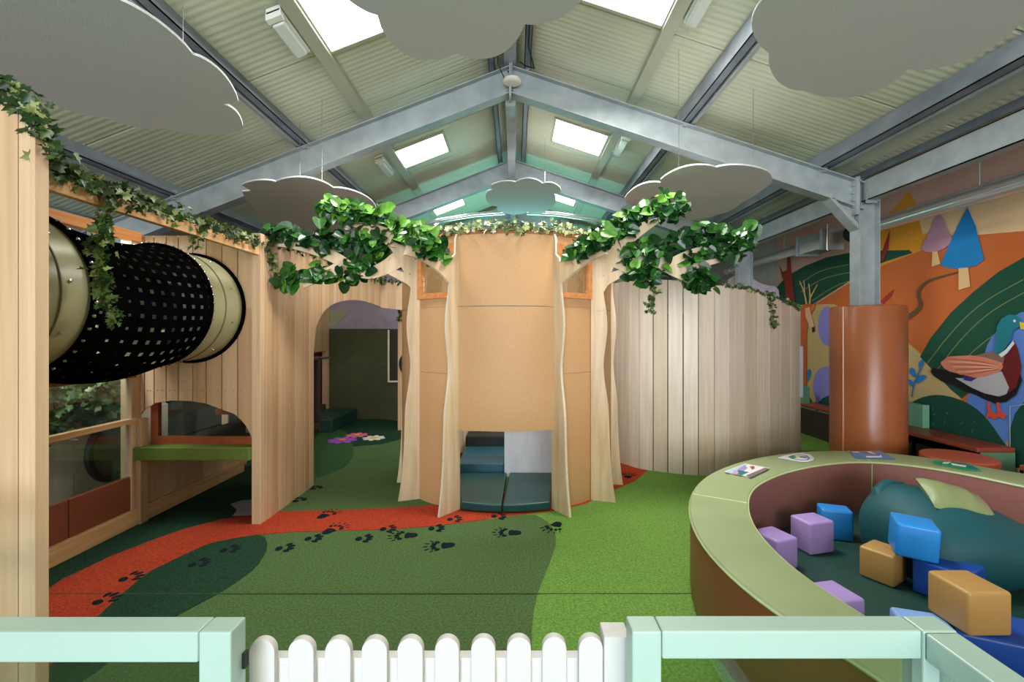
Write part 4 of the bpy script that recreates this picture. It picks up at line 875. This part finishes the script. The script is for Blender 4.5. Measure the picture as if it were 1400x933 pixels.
plaque([(1161, 618), (1203, 617.5), (1224, 628.5), (1170, 627)], (70, 130, 186), 'blue plaque on the ring seat in front of the padded column', [
    ([(1164, 617.8), (1172, 617.8), (1177, 619.3), (1166, 619)], (236, 226, 206)), ([(1178, 617.8), (1184, 617.8), (1192, 620.5), (1186, 620.5)], (176, 60, 60)), ([(1190, 617.8), (1196, 617.8), (1204, 621), (1198, 621)], (176, 60, 60)), ([(1184, 624), (1202, 624), (1204, 622), (1206, 625.6), (1184, 625.8)], (232, 236, 240)), ([(1184, 617.8), (1190, 617.8), (1198, 620.8), (1192, 620.5)], (230, 226, 226))])
plaque([(1276, 631), (1300, 631.5), (1325, 635), (1342, 644.5), (1318, 643), (1296, 638), (1276, 635)], (20, 140, 96), 'green plaque on the ring seat in front of the round stool', [
    ([(1290, 632), (1300, 631.8), (1296, 634.5), (1288, 634)], (226, 214, 226)), ([(1300, 633.5), (1321, 637), (1320, 638.8), (1302, 636)], (232, 232, 236)), ([(1300, 632), (1318, 634.5), (1322, 636.5), (1302, 633.2)], (90, 84, 100)), ([(1322, 636), (1330, 638), (1338, 642.5), (1326, 640)], (30, 110, 140))])

# ================================================================== FOAM BLOCKS
FM = {'purple': vinyl('purple_vinyl', (164, 140, 202), .38), 'blue': vinyl('sky_blue_vinyl', (38, 134, 214), .38), 'gold': vinyl('gold_vinyl', (178, 140, 82), .38), 'royal': vinyl('royal_blue_vinyl', (28, 76, 168), .38), 'pale': vinyl('pale_blue_vinyl', (130, 166, 226), .38)}
def block(col, x, y_, z, rot, dims, label, tilt=(0, 0)):
    g = empty('foam_block', (x, y_, z), label, 'foam block', 'loose foam blocks in the ring seat')
    a, b, c = dims
    mb = MB(); mb.box(-a/2, a/2, -b/2, b/2, 0, c); bm = mb.bm
    bmesh.ops.recalc_face_normals(bm, faces=bm.faces[:]); bmesh.ops.bevel(bm, geom=bm.edges[:], offset=.016, segments=4, affect='EDGES', profile=.5)
    o = mb.build('cover', FM[col], g, smooth=True); o.location = (0, 0, 0)
    g.rotation_euler = (tilt[0], tilt[1], rot); return g
block('purple', 1.71, 2.995, .04, R(19), (.18, .2, .2), 'purple foam block half hidden by the seat\'s left rim')
block('purple', 2.09, 3.2, .04, R(14), (.21, .17, .22), 'purple foam block standing clear, beside the sky blue one at the back')
block('blue', 2.384, 3.39, .04, R(-20), (.2, .15, .22), 'sky blue foam block on the mat against the ring\'s back wall')
block('gold', 2.28, 2.815, .04, R(30), (.19, .18, .19), 'gold foam block on the mat, below the stacked sky blue one')
block('royal', 2.50, 2.62, .04, R(29), (.25, .25, .2), 'royal blue foam block carrying the tilted sky blue block')
block('blue', 2.36, 2.70, .25, R(-28), (.2, .18, .2), 'sky blue foam block stacked on the royal blue one', (R(3), R(3)))
block('gold', 2.052, 2.058, .242, R(1), (.195, .2, .193), 'gold foam block nearest the fence, on a royal blue block')
block('royal', 2.19, 2.03, .04, R(-25), (.4, .26, .2), 'royal blue foam block under the nearest gold block')
block('purple', 1.62, 2.32, .04, R(12), (.2, .19, .2), 'purple foam block showing only its top, nearest the rail')
block('pale', 1.87, 2.07, .04, R(-18), (.2, .2, .2), 'pale blue foam block just peeping over the mint rail')
# beanbag
bb = empty('beanbag', (2.86, 2.96, .04), 'large dark teal beanbag slumped against the ring seat', 'beanbag')
bm = bmesh.new(); bmesh.ops.create_icosphere(bm, subdivisions=5, radius=1)
for v in bm.verts:
    n0 = v.co.copy(); x, y_, z = v.co
    z2 = z*.26 if z > 0 else max(-1, z*1.4)*.2; sh = 1+.05*math.sin(5*math.atan2(y_, x)+1)*(1-abs(z))
    v.co = Vector((x*.50*sh, y_*.42*sh, z2*(1-.45*x)+.19))
    v.co.z += .05*math.exp(-((x+.55)**2+(y_-.5)**2)*4)*(z > 0)
    v.co += Vector((0, 0, .008*math.sin(9*x+4*y_)*max(0, z)))
    v.co.z += .0
mbb = MB(); mbb.bm.free(); mbb.bm = bm
TEALF = M('teal_fabric', (12, 76, 84), .6, var=.08, scale=(4, 4, 4), bump=.15, bscale=(8, 8, 8))
o = mbb.build('bag', TEALF, bb, smooth=True); o.location = (0, 0, 0)
o = MB().tube([(-.38, .12, .36), (-.36, .16, .43), (-.27, .2, .46), (-.15, .22, .45)], [.035, .042, .045, .03], 10).build('handle', TEALF, bb, smooth=True); o.location = (0, 0, 0)
cu = empty('scatter_cushion', (2.80, 2.88, .49), 'sage green scatter cushion lying on the teal beanbag', 'cushion')
bm = bmesh.new(); bmesh.ops.create_grid(bm, x_segments=16, y_segments=16, size=1)
top = bm.verts[:]; geo = bmesh.ops.duplicate(bm, geom=bm.verts[:]+bm.edges[:]+bm.faces[:])
bot = [g_ for g_ in geo['geom'] if isinstance(g_, bmesh.types.BMVert)]
for vs, s_ in ((top, 1), (bot, -1)):
    for v in vs:
        x, y_ = v.co.x, v.co.y; h = ((1-x*x)*(1-y_*y_))**.45
        k_ = 1-.07*((1-x*x) if abs(y_) > .5 else 0)*abs(y_)-.07*((1-y_*y_) if abs(x) > .5 else 0)*abs(x)
        v.co = Vector((x*.20*k_, y_*.13*k_, s_*h*.075+.004*math.sin(x*9)*h))
bmesh.ops.remove_doubles(bm, verts=bm.verts[:], dist=.0005)
mbb = MB(); mbb.bm.free(); mbb.bm = bm; o = mbb.build('cover', M('sage_satin', (130, 142, 98), .35, var=.06, bump=.1, bscale=(14, 14, 14)), cu, smooth=True); o.location = (0, 0, 0)
cu.rotation_euler = (R(30), R(17), R(-6))

# ================================================================== FOREGROUND FENCE
ZT = .9; Y0, Y1 = .99, 1.047
def mint(name, x0, x1, y0, y1, z0, z1, p): return bx(name, MINT, x0, x1, y0, y1, z0, z1, p, .004)
lf = empty('mint_railing', (-1.2, 1.02, 0), 'mint green square railing with clear panel, left of the picket gate', 'railing')
mint('post', -.6925, -.622, Y0, Y1, 0, ZT, lf); mint('top_rail', -2.6, -.694, Y0, Y1, ZT-.067, ZT, lf); mint('bottom_rail', -2.6, -.694, Y0, Y1, .05, .12, lf); bx('clear_panel', GLASS, -2.55, -.70, 1.016, 1.022, .12, ZT-.067, lf)
rf = empty('mint_railing', (.6, 1.02, 0), 'mint green square railing with clear panel, right of the picket gate', 'railing')
ox = .001
mint('post', .2545, .319, Y0, Y1, 0, ZT+.002, rf); mint('top_rail', .3205, .888, Y0+.001, Y1, ZT-.06, ZT+.002, rf); mint('bottom_rail', .32, .888, Y0, Y1, .05, .12, rf); bx('clear_panel', GLASS, .32, .888, 1.016, 1.022, .12, ZT-.06, rf)
mint('corner_post', .8905, .9655, Y0, Y1, 0, ZT+.002, rf); mint('side_rail', .8925, .965, -.9, Y0-.002, ZT-.06, ZT, rf); mint('side_bottom_rail', .8925, .965, -.9, Y0-.002, .05, .12, rf); bx('clear_panel', GLASS, .925, .931, -.9, Y0, .12, ZT-.06, rf)
MINTK = M('mint_shadow_paint', (112, 176, 156), .4, var=.03)
gt = empty('picket_gate', (-.2, 1.1, 0), 'low white picket gate between the two mint railings', 'gate')
PY = 1.1
for i, xp in enumerate([357.5, 411, 461.5, 511.5, 560.5, 611, 660.5, 709.5, 758, 808]):
    hw = 17.5 if i < 5 else 16.6; c_ = (xp-CX)/F*PY; r_ = hw/F*PY; zt = EYE-((875.5-.45*i)-CY)/F*PY
    pts = [(c_-r_, PY, .05), (c_+r_, PY, .05)]+[(c_+r_*math.cos(t*PI/12), PY, zt-r_+r_*math.sin(t*PI/12)) for t in range(13)]
    MB().prism(pts, (0, .02, 0)).build('picket', WHITE, gt, .002)
bx('top_rail', WHITE, -.655, .16, PY+.021, PY+.05, .66, EYE-(897-CY)/F*(PY+.03), gt, .002); bx('bottom_rail', WHITE, -.655, .16, PY+.021, PY+.05, .12, .2, gt, .002)
bx('end_post', WHITE, .213, .275, PY-.01, PY+.05, 0, .822, gt, .003).location.x += 0
bx('hinge', CABLE, -.622, -.615, 1.03, 1.045, .79, .825, lf)
